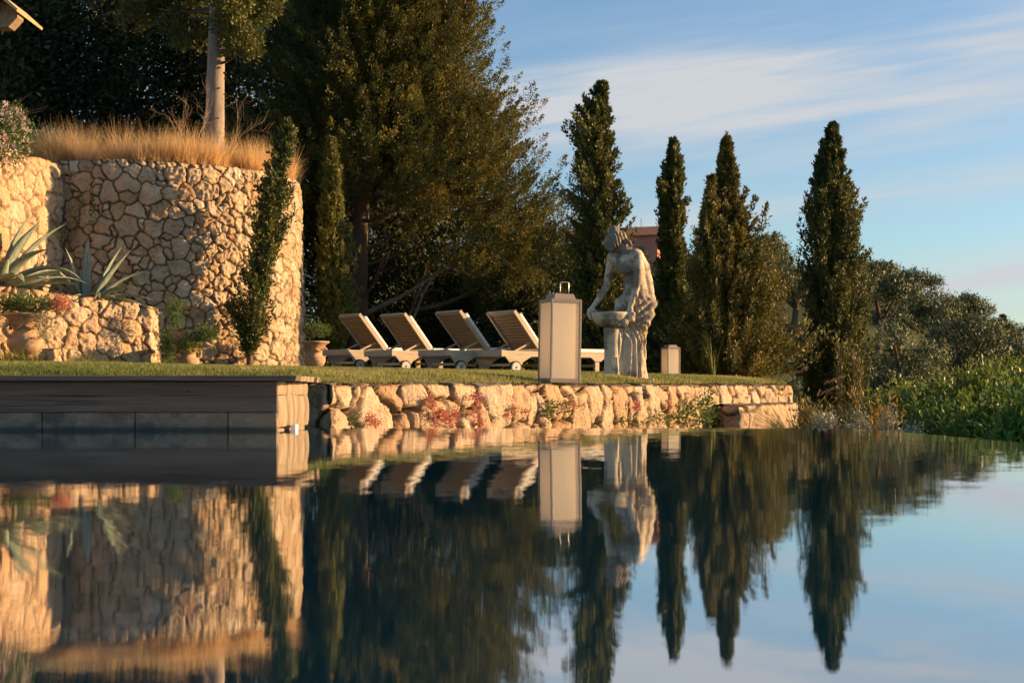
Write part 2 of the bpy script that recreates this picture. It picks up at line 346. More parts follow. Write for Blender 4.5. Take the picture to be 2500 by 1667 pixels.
# ------------------------------------------------------------------ dry-stone walls with real relief
def stone_wall(name, path, z0, z1, size, material, parent=None, depth=.05, res=.02, cap=.35, sq=1.0, seed=1, capz=0.0, batter=0.0, rnd=.5, rough=1.5, relief=.55):
    """path: XY points, outside is to the right of travel; z0, z1: bottom and top (numbers or one per path point)"""
    r = np.random.default_rng(seed)
    path = np.array(path, float); seg = np.linalg.norm(np.diff(path, axis=0), axis=1); S = np.concatenate([[0], np.cumsum(seg)]); L = S[-1]
    z0 = np.broadcast_to(np.asarray(z0, float), (len(path),)); z1 = np.broadcast_to(np.asarray(z1, float), (len(path),))
    ns = max(4, int(L/res)); s = np.linspace(0, L, ns)
    X = np.interp(s, S, path[:, 0]); Y = np.interp(s, S, path[:, 1]); a0 = np.interp(s, S, z0); a1 = np.interp(s, S, z1)
    tx = np.gradient(X); ty = np.gradient(Y); l = np.hypot(tx, ty); nx, ny = ty/l, -tx/l
    k = max(1, int(.06/res)); ker = np.ones(2*k+1)/(2*k+1)
    nx = np.convolve(np.pad(nx, k, 'edge'), ker, 'valid'); ny = np.convolve(np.pad(ny, k, 'edge'), ker, 'valid'); l = np.hypot(nx, ny); nx /= l; ny /= l
    Hm = (a1-a0).max(); nv = int(Hm/res); nc = int(cap/res)
    vs = np.concatenate([np.linspace(0, 1, nv), np.ones(nc)]); ci = np.concatenate([np.zeros(nv), np.arange(1, nc+1)*res])
    SS, VV = np.meshgrid(s, np.arange(nv+nc), indexing='ij')
    v = vs[None]*(a1-a0)[:, None]; q = v+ci[None]                       # running length up the face and over the top
    zz = a0[:, None]+v; off = -ci[None]*np.ones_like(v)-batter*v
    uv = np.stack([SS.ravel(), (q+a0[:, None]*0).ravel()], 1)
    wob = np.stack([fbm(uv/size*1.6, seed+3, 2), fbm(uv/size*1.6+50, seed+9, 2)], 1)*size*.28
    uvw = uv+wob
    # stone centres: big ones first, small ones fill the gaps
    cand = np.c_[r.random(int(14*L*(Hm+cap)/size**2))*(L+.6)-.3, r.random(int(14*L*(Hm+cap)/size**2))*(Hm+cap+.4)-.2]
    rad = np.where(np.arange(len(cand)) < len(cand)*.30, r.uniform(.42, .70, len(cand)), r.uniform(.13, .40, len(cand)))*size
    cx, cr = [], []
    grid = {}
    for c, rr in zip(cand, rad):
        g = (int(c[0]//size), int(c[1]//size)); ok = True
        for i in (-1, 0, 1):
            for j in (-1, 0, 1):
                for (c2, r2) in grid.get((g[0]+i, g[1]+j), ()):
                    if (c[0]-c2[0])**2+((c[1]-c2[1])*sq)**2 < (.92*(rr+r2))**2: ok = False; break
                if not ok: break
            if not ok: break
        if ok: grid.setdefault(g, []).append((c, rr)); cx.append(c); cr.append(rr)
    cx = np.array(cx); cr = np.array(cr)
    n = len(uvw); f1 = np.empty(n); f2 = np.empty(n); idx = np.empty(n, int)
    order = np.argsort(uvw[:, 0]); B = 1500
    for b in range(0, n, B):
        o = order[b:b+B]; u = uvw[o]; lo, hi = u[:, 0].min()-size*1.6, u[:, 0].max()+size*1.6
        m = np.where((cx[:, 0] > lo) & (cx[:, 0] < hi))[0]
        if len(m) < 3: m = np.arange(len(cx))
        D = np.sqrt((u[:, None, 0]-cx[m][None, :, 0])**2+((u[:, None, 1]-cx[m][None, :, 1])*sq)**2)-cr[m][None]*.9
        p = np.argpartition(D, 1, axis=1)[:, :2]; d = np.take_along_axis(D, p, 1); w = np.argsort(d, axis=1)
        d = np.take_along_axis(d, w, 1); p = np.take_along_axis(p, w, 1)
        f1[o] = d[:, 0]; f2[o] = d[:, 1]; idx[o] = m[p[:, 0]]
    e = (f2-f1)
    edge = sstep(-.002, .012+.08*size, e)**.9
    rn = np.random.default_rng(seed+5); K = len(cx)
    offc = rn.uniform(-.5, .6, K); tilt = rn.normal(0, .10, (K, 2)); tilt = tilt/np.maximum(1, cr[:, None]/.12); cc = rn.random(K)
    loc = uvw-cx[idx]; dome = np.clip(1-(np.hypot(loc[:, 0], loc[:, 1])/(cr[idx]*1.35+1e-6))**2, 0, 1)
    hgt = edge*(depth*(relief+.45*offc[idx])+depth*rnd*dome)+edge*(loc*tilt[idx]).sum(1)
    hgt += edge*(np.abs(fbm(np.c_[uv*8/(size/.3), cc[idx]*40], seed, 4))-.22)*depth*-rough + fbm(uv*26, seed+2, 3)*.0075
    hgt += fbm(uv*.9, seed+8, 2)*depth*.35
    hgt = (hgt-depth*relief).reshape(SS.shape)
    cap_t = sstep(-.10, .05, (ci-.0))[None]*np.ones_like(v) if cap > 0 else np.zeros_like(v)
    near = sstep(-.12, .0, v-(a1-a0)[:, None]); blend = np.where(ci[None] > 0, sstep(0, .12, ci)[None]*.5+.5, near*.5)
    ang = blend*PI/2; hn, hz = np.cos(ang), np.sin(ang)
    # round the top corner a little
    cr_ = .03; off2 = off-cr_*near*(ci[None] == 0); z2 = zz+capz*ci[None]/max(cap, .01)+(hz*(hgt*.45-.012))
    PX = X[:, None]+nx[:, None]*(off2+hn*hgt); PY = Y[:, None]+ny[:, None]*(off2+hn*hgt)
    V = np.stack([PX, PY, z2], -1).reshape(-1, 3); A, Bn = SS.shape
    i = np.arange(A-1)[:, None]*Bn; j = np.arange(Bn-1)[None]
    f = np.stack([i+j, i+Bn+j, i+Bn+j+1, i+j+1], -1).reshape(-1, 4)
    mb = MB(); mb.add(V, f)
    top = np.clip(ci/.05, 0, 1)[None]*np.ones_like(v)
    o = mb.build(name, material, parent, smooth=True, attrs={'cell': np.clip(cc[idx]+.08*fbm(uv*4, 3, 2), 0, 1), 'joint': (1-sstep(-.002, .038*size/.25, e))*.9, 'top': top.ravel()})
    return o

# ------------------------------------------------------------------ world, sun, camera
W = bpy.data.worlds.new('World'); SC.world = W; W.use_nodes = True
SUN_AZ = R(-7); SUN_EL = R(13)             # toward the sun: to the right and slightly away
sdir = np.array([math.cos(SUN_AZ)*math.cos(SUN_EL), -math.sin(SUN_AZ)*math.cos(SUN_EL), math.sin(SUN_EL)])
wt = W.node_tree; wt.nodes.clear()
class WNT(NT):
    def __init__(s, t): s.t = t
wn = WNT(wt)
sky = wn.n('ShaderNodeTexSky', sky_type='NISHITA'); sky.sun_disc = False; sky.sun_elevation = SUN_EL
sky.sun_rotation = math.atan2(sdir[0], sdir[1]); sky.air_density = 1.0; sky.dust_density = .6; sky.ozone_density = 2.5
tc = wn.n('ShaderNodeTexCoord'); sv = wn.n('ShaderNodeSeparateXYZ', {0: tc.outputs['Generated']})
hyp = wn.n('ShaderNodeMath', {0: sv.outputs['Y'], 1: .05}, operation='MAXIMUM').outputs[0]
u = math_(wn, 'DIVIDE', sv.outputs['X'], hyp); v = math_(wn, 'DIVIDE', sv.outputs['Z'], hyp)
vs = math_(wn, 'SUBTRACT', v, math_(wn, 'MULTIPLY', u, .14))
cv = wn.n('ShaderNodeCombineXYZ', {0: math_(wn, 'MULTIPLY', u, 2.2), 1: math_(wn, 'MULTIPLY', vs, 17.0), 2: 3.7}).outputs[0]
n1 = noise(wn, 1.0, 5, .5, cv, .35); cv2 = wn.n('ShaderNodeCombineXYZ', {0: math_(wn, 'MULTIPLY', u, 5.0), 1: math_(wn, 'MULTIPLY', vs, 60.0), 2: 8.1}).outputs[0]
n2 = noise(wn, 1.0, 4, .55, cv2, .3)
def gauss(x, c, w):
    t = math_(wn, 'DIVIDE', math_(wn, 'SUBTRACT', x, c), w); return math_(wn, 'EXPONENT', math_(wn, 'MULTIPLY', math_(wn, 'MULTIPLY', t, t), -1.0))
b1 = gauss(vs, .182, .046); b2 = math_(wn, 'MULTIPLY', gauss(vs, .022, .022), wn.n('ShaderNodeMapRange', {0: u, 1: .10, 2: .30, 3: 0.0, 4: 1.2}).outputs[0])
b3 = math_(wn, 'MULTIPLY', gauss(vs, .097, .012), .55)
band = math_(wn, 'ADD', math_(wn, 'ADD', math_(wn, 'MULTIPLY', b1, 1.15), b2), b3)
cl = math_(wn, 'MULTIPLY', band, wn.n('ShaderNodeMapRange', {0: n1.outputs['Fac'], 1: .34, 2: .58, 3: .25, 4: 1.35}).outputs[0])
cl = math_(wn, 'MULTIPLY', cl, wn.n('ShaderNodeMapRange', {0: n2.outputs['Fac'], 1: .36, 2: .60, 3: .42, 4: 1.12}).outputs[0])
wisp = wn.n('ShaderNodeMapRange', {0: n1.outputs['Fac'], 1: .5, 2: .75, 3: 0.0, 4: .25}).outputs[0]
cl = math_(wn, 'MAXIMUM', cl, wisp); cl = math_(wn, 'MULTIPLY', cl, .92, True)
skyc = mixc(wn, 1.0, sky.outputs[0], (.70, .775, .825), 'MULTIPLY')
skyc = mixc(wn, cl, skyc, (2.75, 2.88, 3.05))
bg = wn.n('ShaderNodeBackground', {'Color': skyc, 'Strength': .10}); wn.n('ShaderNodeOutputWorld', {'Surface': bg.outputs[0]})

sd = bpy.data.lights.new('sun', 'SUN'); sd.energy = 5.0; sd.angle = R(.6); sd.color = (1, .64, .31)
so = bpy.data.objects.new('sun', sd); COL.objects.link(so); so.rotation_euler = Vector(sdir).to_track_quat('Z', 'Y').to_euler()
cam = bpy.data.cameras.new('camera'); co = bpy.data.objects.new('camera', cam); COL.objects.link(co); SC.camera = co
cam.lens = 50*F/3472.0; cam.sensor_width = 36; cam.shift_y = (H0-833.5)/2500; cam.clip_end = 3000; cam.clip_start = .05
co.location = (0, 0, CH); co.rotation_euler = (PI/2, 0, 0)
cam.dof.use_dof = True; cam.dof.focus_distance = 14.5; cam.dof.aperture_fstop = 5.6
SC.view_settings.view_transform = 'Standard'; SC.view_settings.look = 'None'; SC.view_settings.gamma = 1; SC.view_settings.exposure = 1.18
SC.cycles.use_denoising = True; SC.cycles.max_bounces = 8; SC.cycles.diffuse_bounces = 3; SC.cycles.glossy_bounces = 3; SC.cycles.transmission_bounces = 4
SC.cycles.transparent_max_bounces = 12; SC.cycles.use_adaptive_sampling = True; SC.cycles.adaptive_threshold = .02
SC.cycles.sample_clamp_indirect = 4

# ------------------------------------------------------------------ the terrace line and lawn height
WALL = np.array([(-1.42, 9.36), (-1.17, 9.30), (-.99, 9.90), (0, 11.7), (.9, 13.6), (2.14, 16.5), (3.6, 19.6), (3.98, 20.2), (4.1, 21.0), (3.9, 22.2), (3.4, 24.5)])
def wall_y(x): return np.interp(x, WALL[1:8, 0], WALL[1:8, 1])
def wall_hit(px):                            # where the view through photo column px meets the terrace wall
    t = (px-1250)/F
    for a, b in zip(WALL[1:-1], WALL[2:]):
        fa, fb = a[0]-t*a[1], b[0]-t*b[1]
        if fa <= 0 <= fb:
            k = fa/(fa-fb); p = a+(b-a)*k; d = b-a; return p, np.array([d[1], -d[0]])/np.hypot(*d)
    return WALL[6], np.array([.9, -.4])
def lawn_s(x, y):                            # distance in from the wall line
    x = np.asarray(x, float); y = np.asarray(y, float); best = np.full(x.shape, 1e9)
    for a, b in zip(WALL[1:-1], WALL[2:]):
        d = b-a; t = np.clip(((x-a[0])*d[0]+(y-a[1])*d[1])/(d@d), 0, 1)
        best = np.minimum(best, np.hypot(x-a[0]-t*d[0], y-a[1]-t*d[1]))
    return best
def lawn_z(x, y):
    s = np.clip(lawn_s(x, y)-.15, 0, 99)
    dk_ = np.where(x < -1.0, np.clip(y-8.25, 0, 99), 99.0); s = np.minimum(s, dk_)
    return .262+.085*(1-np.exp(-s/.35))+.019*s+.012*fbm(np.c_[np.ravel(x), np.ravel(y)]*.8, 5, 2).reshape(np.shape(x))
TC = np.array([-6.42, 25.2]); TR = 2.75; TZ = 3.82     # the round tower

# ------------------------------------------------------------------ setting: ground, lawn, hill, pool
def hill_z(x, y):
    x = np.asarray(x, float); y = np.asarray(y, float)
    px = 1250+F*x/np.maximum(y, 20)
    tl = np.interp(px, [900, 1400, 1550, 1700, 1870, 1960, 2137, 2220, 2300, 2400, 2500, 2650, 3200], [670, 670, 680, 670, 640, 655, 690, 725, 765, 808, 868, 930, 960])
    zr = CH+(H0-tl)/F*112
    t = sstep(40, 112, y)
    z = -4.5+(zr+4.5)*t**1.15
    return z+1.2*fbm(np.c_[x.ravel(), y.ravel()]*.06, 2, 2).reshape(x.shape)*sstep(45, 70, y)
def ground_z(x, y):
    x = np.asarray(x, float); y = np.asarray(y, float)
    base = -.8-.05*np.clip(y-22, 0, 18)-.9*sstep(3, 14, x)*sstep(14, 30, y)
    pool = (1-sstep(2.5, 3.3, x))*(1-sstep(8.5, 9.1, y))
    z = base*(1-pool)-2.2*pool
    far = sstep(30, 46, y)*sstep(-4, 6, x-(y-30)*.0)
    z = z*(1-far)+hill_z(x, y)*far
    left = sstep(-1, -9, x-1.5+0*y)*sstep(21, 34, y) if False else (1-sstep(-9, 3, x))*sstep(24, 40, y)
    return z+left*(1.0+.07*np.clip(y-24, 0, 60))
xs = np.concatenate([np.linspace(-900, -40, 14), np.arange(-36, 60, 1.0), np.linspace(62, 1500, 24)])
ys = np.concatenate([np.linspace(-400, -10, 8), np.arange(-8, 60, 1.0), np.arange(60, 140, 2.5), np.linspace(145, 2500, 18)])
gx, gy = np.meshgrid(xs, ys, indexing='ij'); gz = ground_z(gx, gy)
gz = np.where(gy > 116, np.minimum(gz, ground_z(gx, np.full_like(gy, 114))-(gy-114)*.25), gz); gz = np.maximum(gz, -40)
A, B = gx.shape; i = np.arange(A-1)[:, None]*B; j = np.arange(B-1)[None]
mb = MB(); mb.add(np.stack([gx, gy, gz], -1).reshape(-1, 3), np.stack([i+j, i+B+j, i+B+j+1, i+j+1], -1).reshape(-1, 4))
g = mb.build('ground', 'hill_ground', smooth=True); tag(g, kind='structure')

# lawn: a sheet between the wall, the deck and the tower
lx = np.linspace(-11, 4.3, 150); rows = []
def lawn_front(x): return np.where(x < -1.3, 8.25, np.interp(x, WALL[1:8, 0], WALL[1:8, 1]))
mb = MB(); U = np.linspace(0, 1, 110)
fy = np.where(lx < -1.30, 8.22, wall_y(np.clip(lx, -1.17, 3.98))+.45); fy = np.where((lx >= -1.3) & (lx < -1.1), 9.8, fy)
LX = np.repeat(lx[:, None], len(U), 1); LY = fy[:, None]+(30-fy)[:, None]*U[None]**1.3
keep = LX; RX = np.interp(LY, [20.2, 21, 22.2, 24.5, 31], [3.9, 4.0, 3.8, 3.3, 2.6]); LXc = np.where(LY > 20.2, np.minimum(LX, RX), LX)
LZ = lawn_z(LXc, LY)-.012; A, B = LX.shape; i = np.arange(A-1)[:, None]*B; j = np.arange(B-1)[None]
mb.add(np.stack([LXc, LY, LZ], -1).reshape(-1, 3), np.stack([i+j, i+B+j, i+B+j+1, i+j+1], -1).reshape(-1, 4))
tag(mb.build('lawn', 'lawn_soil', smooth=True), kind='structure')
# short grass blades
def grass_pts(n, x0, x1, y0, y1, pw=1.0):
    x = rng.uniform(x0, x1, n); y = y0+(y1-y0)*rng.random(n)**pw; return x, y
mb = MB(); parts = []
x, y = grass_pts(520000, -8.5, 4.2, 8.3, 25.5, 1.5)
fr = np.where(x < -1.25, 8.3, wall_y(np.clip(x, -1.17, 3.98))+.20)
sz = lawn_s(x, y)
ok = (y > fr) & (np.abs((x)/y) < .39) & (np.hypot(x-TC[0], y-TC[1]) > TR) & (rng.random(len(x)) < np.clip(1.25-sz*.06, .3, 1)) & (np.where(y > 20.2, x < np.interp(y, [20.2, 21, 22.2, 24.5, 31], [3.9, 4.0, 3.8, 3.3, 2.6]), True))
x, y = x[ok], y[ok]; z = lawn_z(x, y)-.012; n = len(x)
pt = fbm(np.c_[x, y]*1.3, 11, 3); clump = fbm(np.c_[x, y]*7, 12, 2)
hh = (.030+.012*clump+.012*rng.random(n))*np.where(y < 14, 1.0, 1.25)
d = np.c_[rng.normal(0, .38, n), rng.normal(0, .38, n), np.ones(n)]
mb.kites(np.c_[x, y, z], d, hh, np.where(y < 15, .005, .009), tint=np.clip(.55+pt*1.1+rng.normal(0, .25, n), 0, 1))
tag(mb.build('lawn_grass', 'lawn_green', tint=True), 'short sunlit lawn grass covering the raised terrace', 'grass', kind='stuff')

# pool: water, basin with its submerged step
PEDGE = [(-12, 7.93), (-1.16, 7.93), (1.55, 7.93), (1.8, 7.90), (1.93, 7.78), (1.985, 7.55), (2.13, 5.95), (2.36, 3.2), (2.6, 0), (2.7, -3), (-12, -3)]
mb = MB(); mb.add([(x, y, 0) for x, y in PEDGE], [tuple(range(len(PEDGE)))[::-1]])
tag(mb.build('water', 'pool_water'), kind='structure')
def ring(mb, pts, o0, z0, o1, z1):
    c = np.array([-4.0, 3.0]); a = []; b = []
    pts = np.array(pts); n = len(pts)
    for p in pts:
        d = np.sign(p-c)*np.array([1, 1]); a.append((*(p+d*o0*np.array([1, 1])), z0)); b.append((*(p+d*o1), z1))
    mb.add(a+b, [(k, (k+1) % n, n+(k+1) % n, n+k) for k in range(n)])
mb = MB(); ring(mb, PEDGE, -.02, -1.4, -.02, -.03); ring(mb, PEDGE, -.02, -.03, .0, -.012); ring(mb, PEDGE, .0, -.012, .012, -.03); ring(mb, PEDGE, .012, -.03, .012, -2.0)
mb.add([(x*1.0, y, -1.35) for x, y in PEDGE], [tuple(range(len(PEDGE)))[::-1]])
tag(mb.build('pool_basin', 'pool_tile'), kind='structure')
mb = MB(); mb.add([(-11.9, 1.95, -.12), (2.35, 1.95, -.12), (2.55, -2.9, -.12), (-11.9, -2.9, -.12), (-11.9, 1.95, -1.3), (2.35, 1.95, -1.3)], [(3, 2, 1, 0), (0, 1, 5, 4)])
tag(mb.build('pool_step', 'pool_step'), kind='structure')

# ------------------------------------------------------------------ the weathered timber deck at the pool's left
dk = empty('pool_deck', (0, 0, 0), 0, 'weathered dark timber deck with stone base standing in the pool at the left', 'deck')
def wavy_block(z0, z1, xf, xb, yf, yb, seed, bulge=.012, left=-7.5):
    n = 22; t = np.linspace(0, 1, n); nz = 7
    mb = MB(); zs = np.linspace(z0, z1, nz); V = []
    for q, z in enumerate(zs):
        k = 1-abs(2*q/(nz-1)-1)**4
        ex = xf+(xb-xf)*t+.007*vnoise(np.c_[t*6+seed, np.full(n, z*9)], seed)-.004*(1-k)+bulge*math.sin(PI*q/(nz-1))*.1
        V.append(np.c_[ex, yf+(yb-yf)*t, z+.004*vnoise(np.c_[t*5, np.full(n, 3.0)], seed)*(1 if q in (0, nz-1) else 0)])
        V.append(np.array([[left, yb, z], [left, yf, z]]))
    V = np.vstack(V); m = n+2; f = []
    for q in range(nz-1):
        for k in range(m): f.append((q*m+k, q*m+(k+1) % m, (q+1)*m+(k+1) % m, (q+1)*m+k))
    f += [tuple(range(m))[::-1], tuple((nz-1)*m+k for k in range(m))]
    mb.add(V, f); return mb
# end beams (their sawn ends face the sun), front boards, stone course, cap boards
plabel(wavy_block(.187, .256, -1.245, -1.158, 7.525, 8.05, 3).build('beam', 'end_grain', dk), 'upper squared beam with a pale sawn end')
plabel(wavy_block(.015, .183, -1.243, -1.150, 7.525, 8.02, 8, .02).build('beam', 'end_grain', dk), 'thick middle beam with a pale cracked sawn end')
wavy_block(-.3, .011, -1.243, -1.158, 7.525, 8.0, 5).build('beam', 'end_grain', dk)
mb = MB(); mb.box((-4.37, 7.51, .178), (6.264, .026, .160)); bevel(mb.build('fascia_board', 'old_timber', dk), .004)
xb = [-7.5, -3.05, -2.48, -1.99, -1.50, -1.2385]
for a, b in zip(xb[:-1], xb[1:]):
    mb = MB(); mb.box(((a+b)/2, 7.518, -.105), (b-a-.005, .026, .40))
    o = bevel(mb.build('stone_block', 'warm_stone_panel' if abs(a+2.48) < .01 and False else 'wet_stone', dk), .004)
yb = 7.43
for k in range(4):
    w = .205; mb = MB(); n = 14; t = np.linspace(0, 1, n)
    x1 = -1.128+.006*k; zt = .2915-.0028*k
    ex = x1+.010*vnoise(np.c_[t*4+k*9, t*0], 4); y = yb+w*t-.0015*(t > .99)
    top = np.c_[ex, y, np.full(n, zt)-.003*np.abs(2*t-1)**6]; bot = np.c_[ex-.006, y, np.full(n, zt-.028)]
    V = np.vstack([top, [[-7.5, yb+w, zt], [-7.5, yb, zt]], bot, [[-7.5, yb+w, zt-.028], [-7.5, yb, zt-.028]]]); m = n+2
    mb.add(V, [tuple(range(m)), tuple(range(m, 2*m))[::-1]]+[(q, m+q, m+(q+1) % m, (q+1) % m) for q in range(m)])
    mb.build('cap_board', 'old_timber' if k == 0 else 'end_grain' if k > 0 else 'old_timber', dk); yb += w+.003
mb = MB(); mb.box((-1.178, 7.70, .012), (.03, .075, .032)); bevel(mb.build('outlet_box', 'plastic_white', dk), .004)
mb = MB(); mb.box((-4.6, 8.2, .05), (6.4, .30, .38)); mb.build('backing', 'old_timber', dk)

# ------------------------------------------------------------------ stone walls
o = stone_wall('terrace_wall', [(-1.75, 9.42)]+[tuple(p) for p in WALL], -.85, [.235, .245, .245, .24, .236, .235, .235, .235, .23, .23, .23, .23], .34, 'terrace_stone', depth=.09, res=.018, cap=.42, seed=12, sq=.80, capz=.03, rnd=.20, rough=.8, relief=1.35)
wall_o = tag(o, 'low rough limestone retaining wall curving round the raised lawn behind the pool edge', 'wall')
blk = [(2.42, 18.25), (2.50, 17.05), (2.68, 16.80), (3.0, 17.15), (3.95, 19.65)]
o = stone_wall('stone_step', blk, -.85, -.005, .42, 'terrace_stone', depth=.055, res=.022, cap=.5, seed=31, sq=.9, capz=.01)
tag(o, 'low rough stone step block in front of the far end of the retaining wall', 'step')
th = np.linspace(R(-195), R(12), 140)
tp = np.c_[TC[0]+TR*np.cos(th), TC[1]+TR*np.sin(th)]
tw = empty('stone_tower', (TC[0], TC[1], .5), 0, 'tall round bastion of golden rubble stone topped with dry feather grass', 'tower')
o = stone_wall('wall', tp-TC, -.4, TZ-.5+.0*th, .245, 'tower_stone', tw, depth=.058, res=.0155, cap=.35, seed=3, sq=1.05, batter=.03, rnd=.22, rough=1.5, relief=1.0)
mb = MB(); a_ = np.linspace(0, 2*PI, 48, endpoint=False); mb.add(np.c_[(TR-.2)*np.cos(a_), (TR-.2)*np.sin(a_), np.full(48, TZ-.56)], [tuple(range(48))]); mb.build('soil', 'soil', tw)
lw = [(-9.4, 17.2), (-8.6, 19.0), (-7.62, 21.1), (-7.27, 21.95), (-7.20, 22.3), (-7.1, 23.2)]
o = stone_wall('side_wall', lw, .2, [3.70, 3.72, 3.76, 3.74, 3.74, 3.74], .26, 'low_wall_stone', depth=.045, res=.018, cap=.4, seed=17, sq=.9)
tag(o, 'tall sunlit stone wall running out of frame beside the round tower at far left', 'wall')
lp = [(-8.6, 19.0), XY(0, 20.5), XY(180, 21.15), XY(338, 21.85), XY(345, 21.92), XY(366, 21.95), XY(376, 22.1), XY(402, 22.75)]
o = stone_wall('planter_wall', lp, .3, [1.74, 1.68, 1.58, 1.50, 1.49, 1.46, 1.45, 1.43], .25, 'low_wall_stone', depth=.045, res=.016, cap=.35, seed=23, sq=.9)
tag(o, 'waist high sunlit stone planter wall below the agaves at left', 'wall')
mb = MB(); mb.add([(*XY(0, 20.8), 1.5), (*XY(402, 22.9), 1.36), (-6.3, 24.0, 1.36), (-7.3, 24.0, 1.4), (-9.5, 19.0, 1.5), (-8.7, 18.6, 1.5)], [tuple(range(6))]); tag(mb.build('planter_soil', 'soil'), kind='structure')
mb = MB(); mb.add([(-7.3, 23.2, 3.7), (-7.5, 22.5, 3.7), (-9.6, 17.5, 3.7), (-16, 17.5, 3.9), (-16, 32, 4.2), (-5, 32, 4.0), (-6, 25, 3.7)], [tuple(range(7))]); tag(mb.build('upper_ground', 'soil'), kind='structure')

# ------------------------------------------------------------------ lanterns
def lantern(loc, a, h, rz, lean, handle, label):
    e = empty('lantern', loc, rz, label, 'lantern', 'frosted floor lanterns on the terrace'); e.rotation_euler = (R(lean[0]), R(lean[1]), rz)
    b = .018*a/.29; mb = MB(); q = a/2-b/2
    for sx in (-1, 1):
        for sy in (-1, 1): mb.box((sx*q, sy*q, h/2), (b, b, h))
    for z in (.018, h-.013):
        hh = .036 if z < .1 else .026
        for s in (-1, 1):
            mb.box((0, s*q, z), (a-2*b, b-.003, hh)); mb.box((s*q, 0, z), (b-.003, a-2*b, hh))
    bevel(mb.build('frame', 'bronze_paint', e), .002)
    for k in range(4):
        mb = MB(); c, s = math.cos(k*PI/2), math.sin(k*PI/2)
        mb.box((c*(a/2-b*.62), s*(a/2-b*.62), h/2+.005), (.004, a-2*b+.002, h-.06), rz=0) if False else mb.box((c*(a/2-b*.62), s*(a/2-b*.62), h/2+.005), (.004, a-2*b+.002, h-.058), rz=k*PI/2)
        mb.build('panel', 'frosted_panel', e)
    mb = MB(); mb.box((0, 0, h+.003), (a-.01, a-.01, .006)); bevel(mb.build('roof_plate', 'bronze_paint', e), .001)
    mb = MB(); mb.box((0, 0, h+.006+.024*a/.29), (a*.72, a*.72, .048*a/.29), taper=.86); bevel(mb.build('lid', 'bronze_paint', e), .003)
    if handle:
        w = .041; zt = h+.155; z0 = h+.01; pts = [(-w, 0, z0)]+[(-w+.012*(1-math.cos(t)), 0, zt-.012+.012*math.sin(t)) for t in np.linspace(0, PI/2, 4)]+[(w-.012+.012*math.sin(t), 0, zt-.012+.012*math.cos(t)) for t in np.linspace(0, PI/2, 4)]+[(w, 0, z0)]
        mb = MB(); mb.tube([(p[0], -a*.30, p[2]) for p in pts], .0048, 8); mb.build('handle', 'steel', e, smooth=True)
    return e
lp_ = P(1364, 934, 12.62)
lantern((lp_[0]+.005, 12.70, .262), .292, .735, R(21.6), (0, 1.0), True, 'large frosted glass lantern with a steel handle on the wall edge beside the statue')
sp_ = P(1637, 919, 24.5); lantern((sp_[0], 24.5, float(lawn_z(np.array([sp_[0]]), np.array([24.5]))[0])), .245, .545, R(24), (0, 0), False, 'small frosted glass lantern standing on the lawn right of the statue')

